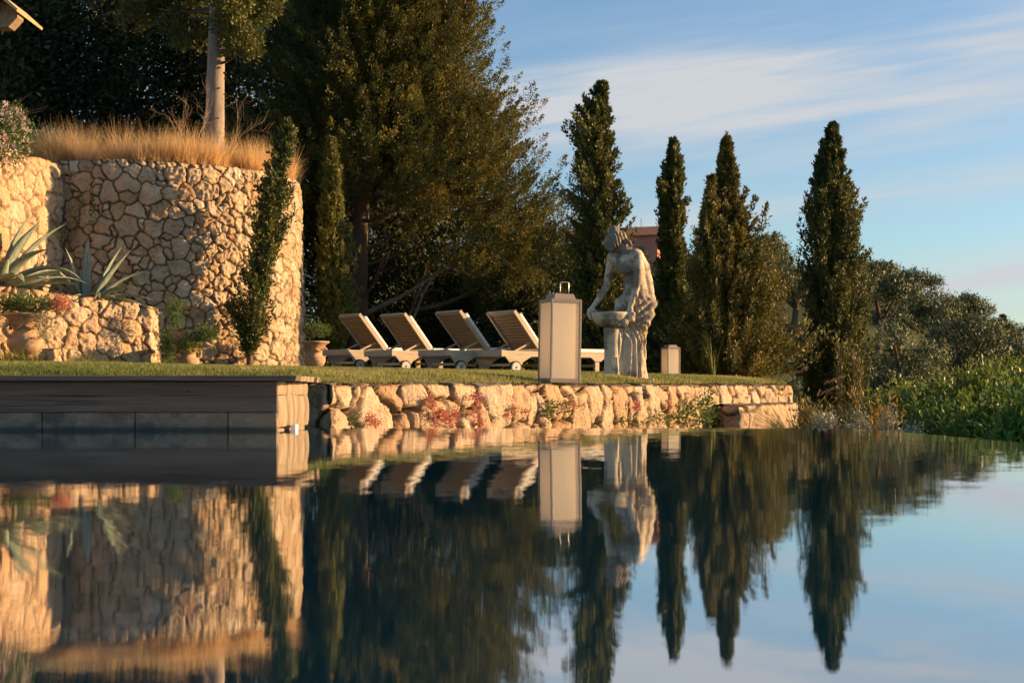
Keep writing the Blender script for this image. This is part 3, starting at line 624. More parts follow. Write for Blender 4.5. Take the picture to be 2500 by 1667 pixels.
# ------------------------------------------------------------------ sun loungers
def lounger():
    e = empty('sun_lounger'); w = .35
    for s in (-1, 1):
        mb = MB(); y = s*w; t = .028
        pr = [(-.0, .225), (.0, .315), (.10, .300), (1.93, .300), (1.93, .225), (1.80, .225), (1.72, .17), (1.62, .17), (1.54, .225), (.50, .225), (.36, .15), (.29, .06), (.17, .06), (.13, .15), (.06, .225)]
        n = len(pr); mb.add([(x, y-t/2, z) for x, z in pr]+[(x, y+t/2, z) for x, z in pr], [tuple(range(n)), tuple(range(n, 2*n))[::-1]]+[(k, n+k, n+(k+1) % n, (k+1) % n) for k in range(n)])
        bevel(mb.build('side_rail', 'teak', e), .003)
        mb = MB(); mb.beam((1.67, y*.93, -.03), (1.67, y*.93, .2), .04, .07, up=(1, 0, 0)); mb.build('leg', 'teak', e)
        wb = MB(); th = np.arange(28)*2*PI/28
        def disc(r, y0, y1, mb):
            mb.add([(.215+r*math.cos(a), y0, .080+r*math.sin(a)) for a in th]+[(.215+r*math.cos(a), y1, .080+r*math.sin(a)) for a in th], [tuple(range(28)), tuple(range(28, 56))[::-1]]+[(k, 28+k, 28+(k+1) % 28, (k+1) % 28) for k in range(28)])
        yo = s*(w+.036); disc(.086, yo-.018, yo+.018, wb); wh = wb.build('wheel', 'tyre', e)
        hb = MB(); disc(.068, yo-.021, yo+.021, hb); hb.build('hub', 'wheel_grey', wh)
        cb = MB(); disc(.012, yo-.027, yo+.027, cb); cb.build('axle_cap', 'tyre', wh)
    for x, nm, zz, hh in ((.012, 'end_board', .268, .085), (1.918, 'end_board', .262, .07)):
        mb = MB(); mb.box((x, 0, zz), (.024, 2*w-.03, hh)); bevel(mb.build(nm, 'teak', e), .003)
    for x in (.23, 1.67):
        mb = MB(); mb.box((x, 0, .115), (.05, 2*w-.03 if x < 1 else 2*w*.93-.045, .035)); mb.build('stretcher', 'teak', e)
    for s in (-1, 1):
        mb = MB(); mb.box((.95, s*.2, .243), (1.9, .035, .035)); mb.build('inner_rail', 'teak', e)
    mb = MB()
    for k in range(14): mb.box((.76+k*.083, 0, .274), (.058, 2*w-.04, .018))
    tag(mb.build('seat_slats', 'teak', e))
    # backrest
    a0 = np.array([.70, .305]); a1 = np.array([.255, .835]); u = a1-a0; Lb = np.linalg.norm(u); u /= Lb; nrm = np.array([u[1], -u[0]])     # nrm: toward the sitter
    bk = MB(); 
    for s in (-1, 1):
        p = a0; q = a1; bk.beam((p[0], s*.30, p[1]), (q[0], s*.30, q[1]), .032, .045, up=(nrm[0], 0, nrm[1]))
    br = bk.build('backrest', 'teak', e)
    sl = MB(); M = np.array([[nrm[0], 0, u[0]], [0, 1, 0], [nrm[1], 0, u[1]]])
    for k in range(12):
        c = a0+u*(.05+k*.0515)+nrm*.012; sl.box((c[0], 0, c[1]), (.014, .566, .038), M=M)
    sl.build('slats', 'teak_slat', br)
    tb = MB(); c = a1-u*.022+nrm*.0; tb.box((c[0], 0, c[1]), (.030, .567, .055), M=M); bevel(tb.build('head_board', 'teak', br), .003)
    for s in (-1, 1):
        q = a0+u*.17-nrm*.03; mb = MB(); mb.beam((.27, s*.245, .285), (q[0], s*.245, q[1]), .028, .022); mb.build('strut', 'teak', e)
    # cushion: back and seat pads with soft edges
    cu = MB(); c = a0+u*.30+nrm*.058
    cu.box((c[0], 0, c[1]), (.052, .60, .60), M=M); bevel(cu.build('back_cushion', 'cushion', e), .02, 3)
    cu = MB(); cu.box((1.33, 0, .318), (1.16, .62, .055)); bevel(cu.build('seat_cushion', 'cushion', e), .02, 3)
    return e
LG = 'teak sun loungers lined up on the lawn'
first = None; th_l = R(37)
for px, d, lab, bk in ((1223, 18.75, 'teak sun lounger nearest the large lantern, its foot showing behind the lantern', 0), (1090, 19.0, 'teak sun lounger second from the large lantern, with its tall raised back', 0), (954, 20.1, 'teak sun lounger third from the large lantern, between its two neighbours', 0), (845, 20.9, 'teak sun lounger farthest left, next to the slim cypress and the urn', 0)):
    if first is None: first = e = lounger()
    else: e = copy_tree(first)
    # near head corner seen at px
    c = np.array(XY(px, d)); ax = np.array([math.cos(th_l), math.sin(th_l)]); sd_ = np.array([-math.sin(th_l), math.cos(th_l)])
    o_ = c+sd_*.35; z = float(lawn_z(np.array([o_[0]]), np.array([o_[1]]))[0])-.015
    e.location = (*o_, z); e.rotation_euler = (0, 0, th_l+R({1223: 0, 1090: -2.2, 954: 1.6, 845: -1.2}[px])); tag(e, lab, 'sun lounger', LG)

# ------------------------------------------------------------------ urns
def urn(loc, s, label, mat_='urn_terracotta', rib=.05, sc=1.0):
    e = empty('garden_urn', loc, 0, label, 'urn', 'terracotta urns against the stone walls'); e.scale = (s, s, s)
    pr = [(0, 0), (.15, 0), (.155, .03), (.12, .05), (.075, .08), (.07, .11), (.10, .13), (.16, .17), (.19, .24), (.185, .30), (.15, .34), (.135, .37), (.15, .44), (.19, .52), (.235, .56), (.265, .575), (.27, .60), (.24, .605), (.21, .59), (.18, .5), (0, .48)]
    mb = MB(); mb.lathe(pr, n=48, rib=rib, nrib=22, zr=(.125, .33)); mb.build('body', mat_, e, smooth=True)
    for k in range(2):
        a = k*PI+.5; pts = [(math.cos(a)*(.15+.10*math.sin(t)), math.sin(a)*(.15+.10*math.sin(t)), .30+.22*t/PI*1.0) for t in np.linspace(0, PI, 9)]
        mb = MB(); mb.tube(pts, [.03, .026, .024, .022, .022, .022, .024, .026, .03], 8); mb.build('handle', mat_, e, smooth=True)
    for k in range(6):
        a = k*PI/3+.2; mb = MB(); pts = [(math.cos(a+t)*(.165+.012), math.sin(a+t)*(.177), .47-.05*math.sin((t+.5)*PI)) for t in np.linspace(-.45, .45, 8)]
        mb.tube(pts, .016, 6); mb.build('garland', mat_, e, smooth=True)
    return e
def lz(x, y): return float(lawn_z(np.array([x]), np.array([y]))[0])
u1 = P(64, 885, 20.2); urn((u1[0], 20.2, lz(u1[0], 20.2)), 1.22, 'large terracotta urn with carved garlands at the far left below the planter wall')
u2 = P(459, 886, 21.9); urn((u2[0], 21.9, lz(u2[0], 21.9)-.14), .86, 'ribbed stone urn overgrown with leafy stems where the planter wall meets the tower')
u3 = P(768, 900, 23.2); urn((u3[0], 23.2, lz(u3[0], 23.2)-.06), .90, 'terracotta urn behind the right edge of the round tower')

# ------------------------------------------------------------------ house on the far hill, eave at the top left
hx, hy = P(1520, 600, 150)[:2]
hb = empty('pink_house', (hx, hy, 0), R(-18), 'pink painted house on the far wooded hill behind the statue', 'house')
zt = CH+(H0-574)/F*150; zb = zt-6
mb = MB(); mb.box((0, 0, (zt+zb)/2-.3), (9.0, 7, 5.8)); mb.build('wall', 'house_pink', hb)
mb = MB(); mb.add([(-5, -4, zt-.5), (5, -4, zt-.5), (5, 4, zt-.5), (-5, 4, zt-.5), (-5, 0, zt+1.1-.3), (5, 0, zt+1.1-.3)], [(0, 1, 5, 4), (2, 3, 4, 5), (1, 2, 5), (3, 0, 4), (3, 2, 1, 0)])
mb.build('roof', 'roof_tile', hb)
for x in (-2.8, 0, 2.6):
    mb = MB(); mb.box((x, -3.5, zt-2.2), (1.0, .16, 1.3)); wnd = mb.build('window', 'eave_wood', hb); mb = MB(); mb.box((x, -3.58, zt-2.2), (.8, .06, 1.1)); mb.build('pane', 'glass_dark', wnd)
mb = MB(); mb.tube([(2.0, 0, zt-1), (2.0, 0, zt+1.7)], .035, 6); mb.build('antenna', 'twig', hb)
ev = empty('roof_eave', (0, 0, 0), 0, 'corner of a timber roof eave with cut beam end at the top left', 'roof')
c = P(0, 35, 13.0); s = 13.0/F
mb = MB(); pr = [(-260, 34), (44, 34), (43, -6), (21, -32), (-260, -32)]
def eprism(mb, pr, y0, y1):
    n = len(pr); v0 = [(c[0]+x*s, y0, c[2]+z*s) for x, z in pr]; v1 = [(c[0]+x*s, y1, c[2]+z*s) for x, z in pr]
    mb.add(v0+v1, [tuple(range(n)), tuple(range(n, 2*n))[::-1]]+[(k, n+k, n+(k+1) % n, (k+1) % n) for k in range(n)])
pr = [(-260, 22), (34, 22), (43, 12), (43, -8), (21, -32), (-260, -32)]
eprism(mb, pr, 13.0, 13.16); bevel(mb.build('beam', 'eave_wood', ev), .006)
mb = MB(); eprism(mb, [(-260, 100), (4, 40), (4, 8), (-8, 4), (-260, 4)], 12.8, 12.99); bevel(mb.build('rafter', 'eave_wood', ev), .006)
mb = MB(); eprism(mb, [(-260, 62), (10, 44), (52, 6), (50, 0), (36, 12), (8, 34), (-260, 50)], 12.9, 13.6); mb.build('roof_edge', 'straw', ev)

# ------------------------------------------------------------------ the stone statue
def statue():
    e = empty('stone_statue', (0, 0, 0)); 
    def S(cx, cy, y=0.0): return np.array([(cx-780)/746, y, (1428-cy)/746])
    b = MB()
    def limb(pts, rad, n=14): 
        b.tube(pts, rad, n)
        for p, r in zip(pts, rad): b.sph(p, (r, r, r), nu=12, nv=8)
    # torso bent forward over the basin; the figure faces left and toward the viewer
    limb([S(868, 860, .05), S(868, 760, .05), S(862, 680, .045), S(850, 600, .035), S(838, 520, .02), S(815, 440, .01), S(790, 385, .0)], [.165, .158, .140, .128, .132, .112, .072])
    b.sph(S(800, 480, -.03), (.125, .12, .14)); b.sph(S(735, 490, -.03), (.075, .08, .085)); b.sph(S(760, 520, -.11), (.07, .07, .075)); b.sph(S(852, 430, .0), (.105, .12, .11)); b.sph(S(878, 560, .05), (.12, .11, .17))
    limb([S(822, 395, .02), S(875, 430, .04), S(912, 500, .05), S(938, 600, .055), S(950, 700, .055), S(945, 800, .05)], [.070, .080, .085, .082, .088, .105])
    limb([S(800, 400, -.01), S(760, 365, -.02), S(722, 335, -.025)], [.075, .052, .052])
    # head tilted down to the left, wavy hair gathered on top
    b.sph(S(672, 290, -.03), (.098, .10, .115), M=Matrix.Rotation(R(28), 3, 'Y')); b.sph(S(690, 262, -.01), (.100, .105, .092)); 
    b.sph(S(612, 318, -.06), (.035, .04, .045)); b.sph(S(628, 345, -.06), (.035, .04, .035)); b.sph(S(598, 305, -.07), (.016, .018, .02)); b.sph(S(648, 362, -.05), (.04, .04, .028))
    b.sph(S(742, 262, .0), (.055, .07, .075)); b.sph(S(768, 300, .0), (.04, .05, .05)); limb([S(770, 290, -.03), S(800, 300, -.05), S(815, 330, -.06)], [.028, .024, .018])
    for k in range(9):
        a = k*2*PI/9; b.sph(S(677, 193, -.02)+np.array([.046*math.cos(a), .042*math.sin(a), .0]), (.018, .018, .026))
    for k in range(6):
        a = k*2*PI/6+.3; b.sph(S(680, 180, -.02)+np.array([.034*math.cos(a), .03*math.sin(a), 0]), (.020, .02, .022))
    # arms
    limb([S(668, 425, .10), S(655, 480, .10), S(640, 560, .09), S(622, 650, .08), S(580, 730, .055), S(530, 800, .03), S(500, 838, .01)], [.056, .053, .047, .041, .038, .031, .026]); b.sph(S(690, 420, .06), (.09, .09, .08))
    limb([S(862, 425, -.11), S(870, 465, -.135), S(868, 540, -.16), S(862, 640, -.175), S(840, 730, -.175), S(812, 800, -.165), S(800, 835, -.165)], [.062, .055, .047, .042, .039, .032, .028]); b.sph(S(845, 420, -.07), (.08, .085, .08))
    # hands: palms on the rim with five fingers each
    def hand(base, pts, palm, tips, thumb):
        b.sph(palm, (.036, .03, .040))
        limb([base, palm], [.028, .030], 10)
        for a_, c_ in tips:
            a_ = np.array(a_); c_ = np.array(c_); m_ = (a_+c_)/2+np.array([0, -.008, .004]); limb([palm, a_, m_, c_], [.014, .0125, .0115, .009], 8)
        limb([palm]+[np.array(t) for t in thumb], [.016, .014, .0115], 8)
    hand(S(500, 838, .01), None, S(480, 868, -.005), [(S(468, 892, -.05), S(486, 930, -.075)), (S(463, 895, -.025), S(478, 940, -.05)), (S(460, 893, .0), S(474, 935, -.02)), (S(462, 888, .025), S(474, 922, .01))], [S(510, 862, -.02), S(540, 872, -.03)])
    hand(S(800, 835, -.165), None, S(800, 866, -.172), [(S(785, 905, -.20), S(778, 945, -.20)), (S(800, 910, -.205), S(796, 955, -.205)), (S(815, 908, -.20), S(812, 950, -.20)), (S(828, 898, -.19), S(830, 935, -.185))], [S(770, 878, -.17), S(755, 905, -.17)])
    # draped legs
    limb([S(862, 800, .05), S(850, 930, .05), S(838, 1060, .045), S(838, 1200, .04), S(845, 1330, .035), S(848, 1420, .035)], [.165, .145, .118, .108, .115, .125])
    limb([S(770, 790, -.02), S(735, 870, -.03), S(760, 980, -.02), S(790, 1120, -.01), S(790, 1300, -.01), S(790, 1420, -.01)], [.090, .085, .082, .074, .082, .09])
    limb([S(900, 1000, .06), S(905, 1150, .06), S(900, 1300, .05), S(905, 1422, .05)], [.075, .045, .05, .065])
    limb([S(955, 760, .02), S(965, 830, -.01), S(940, 920, -.03), S(915, 1000, -.03)], [.055, .06, .06, .045])
    fig = b.build('figure_tmp', None)
    m = fig.modifiers.new('r', 'REMESH'); m.mode = 'VOXEL'; m.voxel_size = .0075
    sm = fig.modifiers.new('s', 'SMOOTH'); sm.factor = .5; sm.iterations = 3
    dg = bpy.context.evaluated_depsgraph_get(); me = bpy.data.meshes.new_from_object(fig.evaluated_get(dg)); bpy.data.objects.remove(fig)
    n = len(me.vertices); V = np.empty(n*3, np.float32); me.vertices.foreach_get('co', V); V = V.reshape(-1, 3).astype(float)
    N = np.empty(n*3, np.float32); me.vertices.foreach_get('normal', N); N = N.reshape(-1, 3)
    X, Y, Z = V.T; cx = X*746+780; cy = 1428-Z*746
    ang = np.arctan2(Y-.04, X-.09)
    # drapery below the hips: sweeping diagonal folds that turn vertical toward the hem
    w = sstep(700, 800, cy)*(1-((cy < 960) & (cx < 838) & (Y < -.12)))
    w = w*(1-((cy < 930) & (cx < 640))*1.0)
    diag = sstep(1150, 850, cy)
    ph = ang*9.5+diag*Z*26+1.3*fbm(V*3, 4, 2)
    fold = 1-np.abs(np.sin(ph/1.5))**.8*1.0
    ph2 = ang*31+Z*18*diag+3*fbm(V*4+9, 7, 2)
    dsp = w*(.027*(fold-.45)+.004*np.sin(ph2))
    # bunched roll of cloth round the hips
    w = w*(1-.75*sstep(745, 800, cy)*(1-sstep(960, 1010, cy))*sstep(800, 880, cx)); dsp = w*(.027*(fold-.45)+.004*np.sin(ph2)); roll = sstep(745, 800, cy)*(1-sstep(960, 1010, cy))*sstep(800, 880, cx)
    dsp += roll*(.022+.010*np.sin((Z-(X-.1)*.8)*70+.5*fbm(V*3, 2, 1)))
    # hair waves
    hw = sstep(.0, 1., (1-((X+.125)/.155)**2-((Z-1.56)/.17)**2)*4)*(cy < 345)*(cx > 610)*np.where(cy < 215, .3, 1)
    dsp += hw*.0065*np.sin((X*.9+Z*.35)*165+2.5*fbm(V*14, 8, 2))
    dsp += .0035*fbm(V*22, 6, 3)
    V2 = V+N*dsp[:, None]
    # the cloth hem spreads on the ground
    me.vertices.foreach_set('co', V2.astype(np.float32).ravel()); me.update()
    me.polygons.foreach_set('use_smooth', np.ones(len(me.polygons), bool)); me.materials.append(MATS['statue_stone']); me.name = 'figure'
    o = bpy.data.objects.new('figure', me); COL.objects.link(o); o.parent = e
    # basin
    bb = MB(); c = S(655, 1005, -.05)
    pr = [(0, .0), (.09, .0), (.145, .018), (.19, .055), (.215, .10), (.222, .135), (.228, .155), (.215, .165), (.198, .155), (.185, .11), (.14, .06), (0, .045)]
    bb.lathe(pr, c, 64, .010, 18, (.01, .14)); bs = bb.build('basin', 'statue_stone', e, smooth=True); bs.scale = (1, 1, 1)
    cs = S(755, 968, -.24); sc = MB()
    for k in range(9):
        a = k*2*PI/9; sc.sph(cs+np.array([.026*math.cos(a), 0, .026*math.sin(a)]), (.013, .014, .013), nu=8, nv=6)
    sc.sph(cs, (.024, .026, .024)); sc.sph(cs+np.array([-.04, .02, -.025]), (.035, .03, .022)); sc.sph(cs+np.array([.07, .05, .03]), (.045, .03, .028)); sc.build('scroll', 'statue_stone', bs, smooth=True)
    # supporting pillar with a swag of cloth at its foot
    cb = MB(); c = S(662, 1428, -.05)
    cb.lathe([(0, -.05), (.098, -.05), (.096, .02), (.088, .2), (.090, .4), (.094, .50), (.10, .545), (.09, .585), (0, .585)], c, 56, .006, 20, (.0, .52)); cb.build('pillar', 'statue_stone', e, smooth=True)
    dr = MB(); 
    for k in range(7):
        x0 = 712+k*13; pts = [S(x0+8*math.sin(q*.8+k), 1010+q*60, -.10+.012*k) for q in range(8)]; dr.tube(pts, [.016+.006*math.sin(q+k) for q in range(8)], 8)
    for k in range(4): dr.tube([S(655+k*14, 1250+q*30, -.145+.003*k) for q in range(7)], [.006, .012, .018, .020, .022, .026, .03], 8)
    dr.build('hanging_cloth', 'statue_stone', e, smooth=True)
    pb = MB(); pb.box((.03, 0, -.03), (.52, .36, .07)); bevel(pb.build('plinth', 'statue_stone', e), .012)
    return e
st = statue(); stp = P(1529, 917, 15.75); st.location = (stp[0], 15.75, lz(stp[0], 15.75)-.02); st.scale = (1.0, 1.0, 1.0)
tag(st, 'weathered stone statue of a draped woman bending over a basin on a pillar', 'statue')

# ------------------------------------------------------------------ vegetation
def nrm_(v): return v/(np.linalg.norm(v, axis=-1)[..., None]+1e-9)
def leaf_cloud(mb, c, d, nl, s, L, Wd, jit=.7, tn=None, squash=1.0, el=0.0, nr=None):
    """nl leaves round every clump centre c, pointing roughly along d"""
    n = len(c); s = np.broadcast_to(s, (n,))
    o = rng.normal(size=(n, nl, 3))*s[:, None, None]*np.array([1, 1, squash])
    ax_ = 0
    if el:                                   # a flame shaped spray instead of a round tuft
        t_ = rng.random((n, nl, 1)); o = o*(1.15-.95*t_); ax_ = nrm_(d)[:, None]*(t_-.3)*el*s[:, None, None]
    p = (c[:, None]+o+ax_).reshape(-1, 3); dd = (nrm_(d)[:, None]+rng.normal(0, jit, (n, nl, 3))+.6*o/(s[:, None, None]+1e-6)*.5).reshape(-1, 3)
    t = (rng.random(n) if tn is None else tn)
    tt = np.clip(np.repeat(t, nl)+rng.normal(0, .12, n*nl), 0, 1); m = n*nl
    rl = (nrm_(o)+.55*nrm_(d)[:, None]+rng.normal(0, .38, o.shape)).reshape(-1, 3)
    if nr is not None:                       # leaves lie along the surface of a larger lump
        dd = rng.normal(size=(m, 3))+[0, 0, .3]; rl = np.repeat(nrm_(nr), nl, 0)+rng.normal(0, .22, (m, 3))
    mb.kites(p, dd, L*rng.uniform(.6, 1.3, m), Wd*rng.uniform(.7, 1.3, m), tint=tt, roll=rl); return mb
def boughs(n, zlo, zhi, rfun, axis, up, upj=.15, nc=6, s0=.10, start=.25, seed=0, bend=.15, zdist=1.0):
    """clump centres along boughs that leave a trunk axis; returns centres, directions, sizes, tints, bough curves"""
    r = np.random.default_rng(seed); t = r.random(n)**zdist; z = zlo+(zhi-zlo)*t; az = r.uniform(0, 2*PI, n)
    rr = rfun(t, az)*r.uniform(.55, 1.08, n)
    a = np.stack([np.interp(z, axis[:, 2], axis[:, 0]), np.interp(z, axis[:, 2], axis[:, 1]), z], -1)
    ue = np.tan(np.clip((up(t) if callable(up) else np.full(n, up))+r.normal(0, upj, n), -.6, 1.32))
    out = np.stack([np.cos(az), np.sin(az), np.zeros(n)], -1); q = np.linspace(start, 1, nc)
    drop = np.minimum(rr*np.maximum(ue, 0), np.maximum(z-zlo, 0)*.9); z2 = z-drop
    a = np.stack([np.interp(z2, axis[:, 2], axis[:, 0]), np.interp(z2, axis[:, 2], axis[:, 1]), z2], -1)
    b_ = np.stack([np.interp(z, axis[:, 2], axis[:, 0]), np.interp(z, axis[:, 2], axis[:, 1])], -1)-a[:, :2]; a[:, :2] += b_*.7
    c = a[:, None]+out[:, None]*rr[:, None, None]*q[None, :, None]; c[..., 2] += rr[:, None]*(ue[:, None]*q[None]*(1-bend)+ue[:, None]*bend*q[None]**2)
    d = out[:, None]+np.array([0, 0, 1.])*ue[:, None, None]; d = np.repeat(d, nc, 1)
    sz = s0*(1.15-.55*q)[None]*np.clip(rr, .25, 2.2)[:, None]**.5
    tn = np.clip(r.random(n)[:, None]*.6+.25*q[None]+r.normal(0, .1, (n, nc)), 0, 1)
    return c.reshape(-1, 3), d.reshape(-1, 3), sz.ravel(), tn.ravel(), (a, c)
def limb_mesh(mb, a, c, idx, r0, r1=.008, n=5):
    for k in idx: 
        p = np.vstack([a[k][None], c[k]]); p = p+rng.normal(0, .01, p.shape); mb.tube(p, np.linspace(r0, r1, len(p)), n, cap=False)
def tree(name, label, cat, axis, r0, parts, crown_mat, bark='bark_brown', limbs=None, group=None, extra=None):
    axis = np.array(axis, float); base = axis[0].copy(); e = empty(name, tuple(base), 0, label, cat, group)
    tz = (axis[:, 2]-axis[0, 2])/(axis[-1, 2]-axis[0, 2])
    mb = MB(); dense = np.stack([np.interp(np.linspace(0, 1, 24), tz, axis[:, k]) for k in range(3)], -1)-base
    mb.tube(dense, r0*(1-np.linspace(0, 1, 24)*.9)*(1+.35*np.exp(-np.linspace(0, 1, 24)*30)), 12, jit=.12, seed=len(label))
    mb.build('trunk', bark, e, smooth=True)
    if limbs:
        mb = MB(); 
        for (a, c, idx, ra) in limbs: limb_mesh(mb, a-base, c-base, idx, ra)
        mb.build('limbs', bark, e, smooth=True)
    mb = MB()
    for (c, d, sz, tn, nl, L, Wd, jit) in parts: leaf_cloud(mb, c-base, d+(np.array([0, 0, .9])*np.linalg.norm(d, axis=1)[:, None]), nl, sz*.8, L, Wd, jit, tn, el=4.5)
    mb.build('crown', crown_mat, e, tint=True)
    return e, base
def columnar(name, label, cat, pxs, d, gz_, prof, crown_mat, n=420, nc=5, nl=13, L=.085, Wd=.034, up=R(66), seed=0, jit=.45, s0=.10, zb=None, group=None, rough=.3, bark='bark_brown', zdist=1.0):
    """pxs: photo (x, y) points of the axis from the base up; prof: (t, half width in photo pixels)"""
    ax = np.array([P(x, y, d) for x, y in pxs]); ax[0, 2] = gz_ if gz_ is not None else ax[0, 2]
    ax[:, 1] += 0; prof = np.array(prof, float); z0 = P(0, zb, d)[2] if zb else ax[0, 2]+.1; z1 = ax[-1, 2]
    rg = np.random.default_rng(seed); ph = rg.uniform(0, 9, 4)
    def rf(t, az):
        w = np.interp(t, prof[:, 0], prof[:, 1])*d/F
        return w*(1+rough*vnoise(np.stack([np.cos(az)*1.6+ph[0], np.sin(az)*1.6+ph[1], t*(z1-z0)*1.6+ph[2]], -1), seed))
    c, dd, sz, tn, (a, cc) = boughs(n, z0, z1-.05, rf, ax, up, .14, nc, s0, .15, seed, zdist=zdist)
    top = nrm_(ax[-1]-ax[-2]); tc = ax[-1]-top*np.linspace(0, .35, 6)[:, None]
    parts = [(c, dd, sz, tn, nl, L, Wd, jit), (tc, np.repeat(top[None], 6, 0), np.linspace(.012, .05, 6), np.full(6, .5), 16, L*.8, Wd*.8, .3)]
    e, b = tree(name, label, cat, ax, max(.03, prof[:, 1].max()*d/F*.14), parts, crown_mat, bark, [(a, cc, range(0, n, 14), .014)], group)
    return e

columnar('cypress_tree', 'slender open cypress with bare stem base growing against the round stone tower', 'tree',
         [(611, 897), (606, 800), (625, 700), (648, 600), (662, 500), (682, 400), (697, 340), (704, 297)], 22.75, None,
         [(0, 10), (.05, 28), (.12, 44), (.25, 52), (.38, 38), (.5, 35), (.6, 42), (.72, 36), (.82, 34), (.92, 22), (1, 4)], 'cypress_green', n=330, nl=12, seed=3, rough=.75, jit=.6, s0=.085, up=R(52), zb=862, L=.075, Wd=.03)
columnar('cypress_tree', 'slim yellowish cypress column between the tower and the sun loungers', 'tree',
         [(818, 880), (822, 800), (816, 700), (812, 600), (810, 480), (808, 400), (811, 343)], 25.7, None,
         [(0, 30), (.1, 44), (.25, 46), (.4, 38), (.55, 34), (.7, 32), (.82, 26), (.92, 15), (1, 3)], 'olive_green', n=620, nc=6, nl=16, seed=5, rough=.6, s0=.07, jit=.35, up=R(68), zb=868, L=.075, Wd=.03)
columnar('cypress_tree', 'dark broad cypress standing directly behind the stone statue', 'tree',
         [(1452, 960), (1455, 800), (1462, 600), (1460, 420), (1462, 300), (1472, 203)], 27.5, None,
         [(0, 60), (.25, 72), (.45, 80), (.6, 72), (.72, 74), (.80, 52), (.88, 60), (.93, 34), (1, 5)], 'cypress_green', n=520, nc=9, nl=20, seed=7, rough=1.0, up=R(44), s0=.075, L=.075, Wd=.032, jit=.4)
columnar('cypress_tree', 'narrow dark cypress column right of the statue above the small lantern', 'tree',
         [(1652, 960), (1645, 800), (1640, 600), (1641, 450), (1645, 340)], 28, None,
         [(0, 50), (.3, 52), (.5, 40), (.62, 32), (.8, 36), (.9, 26), (1, 5)], 'cypress_green', n=560, nc=7, nl=18, seed=9, rough=.65, up=R(56), s0=.07, L=.075, Wd=.032, jit=.35)
columnar('cypress_tree', 'tall dark cypress standing alone beyond the end of the wall at right', 'tree',
         [(2030, 1040), (2035, 900), (2036, 700), (2030, 500), (2026, 400), (2034, 303)], 31, None,
         [(0, 56), (.15, 70), (.4, 76), (.55, 68), (.7, 62), (.82, 48), (.92, 26), (1, 5)], 'cypress_green', n=1250, nc=8, nl=18, seed=11, rough=.7, up=R(60), s0=.075, L=.08, Wd=.034, jit=.35)
# the feathery golden conifer with two leaders
def feathery():
    d = 26.5; ax = np.array([P(1775, 960, d), P(1772, 700, d), P(1768, 480, d), P(1774, 330, d)])
    rg = np.random.default_rng(4)
    def rf(t, az):
        side = np.cos(az); w = np.interp(t, [0, .15, .35, .5, .62, .75, .85, 1], [168, 162, 142, 114, 80, 50, 27, 4])*d/F
        return w*(1+.18*side*(side > 0)*np.interp(t, [0, .5, 1], [1, .6, .0])-.18*(side < 0)*np.abs(side))*(1+.35*vnoise(np.stack([np.cos(az)*2, np.sin(az)*2, t*9], -1), 5))
    c, dd, sz, tn, (a, cc) = boughs(820, ax[0, 2], ax[-1, 2]-.1, rf, ax, lambda t: R(30)+t*R(24), .12, 15, .062, .10, 21, .6, zdist=1.15)
    ax2 = np.array([P(1735, 900, d-.5), P(1733, 600, d-.5), P(1737, 433, d-.5)])
    c2, d2, s2, t2, (a2, cc2) = boughs(140, P(0, 700, d)[2], ax2[-1, 2]-.05, lambda t, az: np.interp(t, [0, .5, 1], [62, 36, 3])*d/F*(1+.2*np.cos(az*3)), ax2, R(50), .12, 7, .08, .12, 22, .5)
    lead = []
    for k, (x, y, dx) in enumerate([(1872, 508, -25), (1842, 490, -30), (1890, 580, -20), (1820, 470, -26)]):
        q = np.linspace(0, 1, 9)[:, None]; lead.append(P(x+dx*1.8, y+150, d)*(1-q)+P(x, y, d)*q)
    lc = np.vstack(lead); ld = np.repeat(np.array([l[-1]-l[0] for l in lead]), 9, 0); ls = np.tile(np.linspace(.16, .028, 9), len(lead))
    tip = ax[-1]-np.array([0, 0, 1])*np.linspace(0, .5, 8)[:, None]
    parts = [(c, dd, sz, tn, 15, .075, .028, .35), (c2, d2, s2, t2, 11, .08, .03, .5), (lc, ld, ls, np.full(len(lc), .6), 40, .08, .03, .5), (tip, np.tile([0, 0, 1.], (8, 1)), np.linspace(.01, .06, 8), np.full(8, .6), 14, .07, .028, .4)]
    tree('conifer_tree', 'feathery golden green conifer with two pointed tops right of the statue', 'tree', ax, .13, parts, 'bronze_green', 'bark_brown', [(a, cc, range(0, 820, 12), .02)])
feathery()

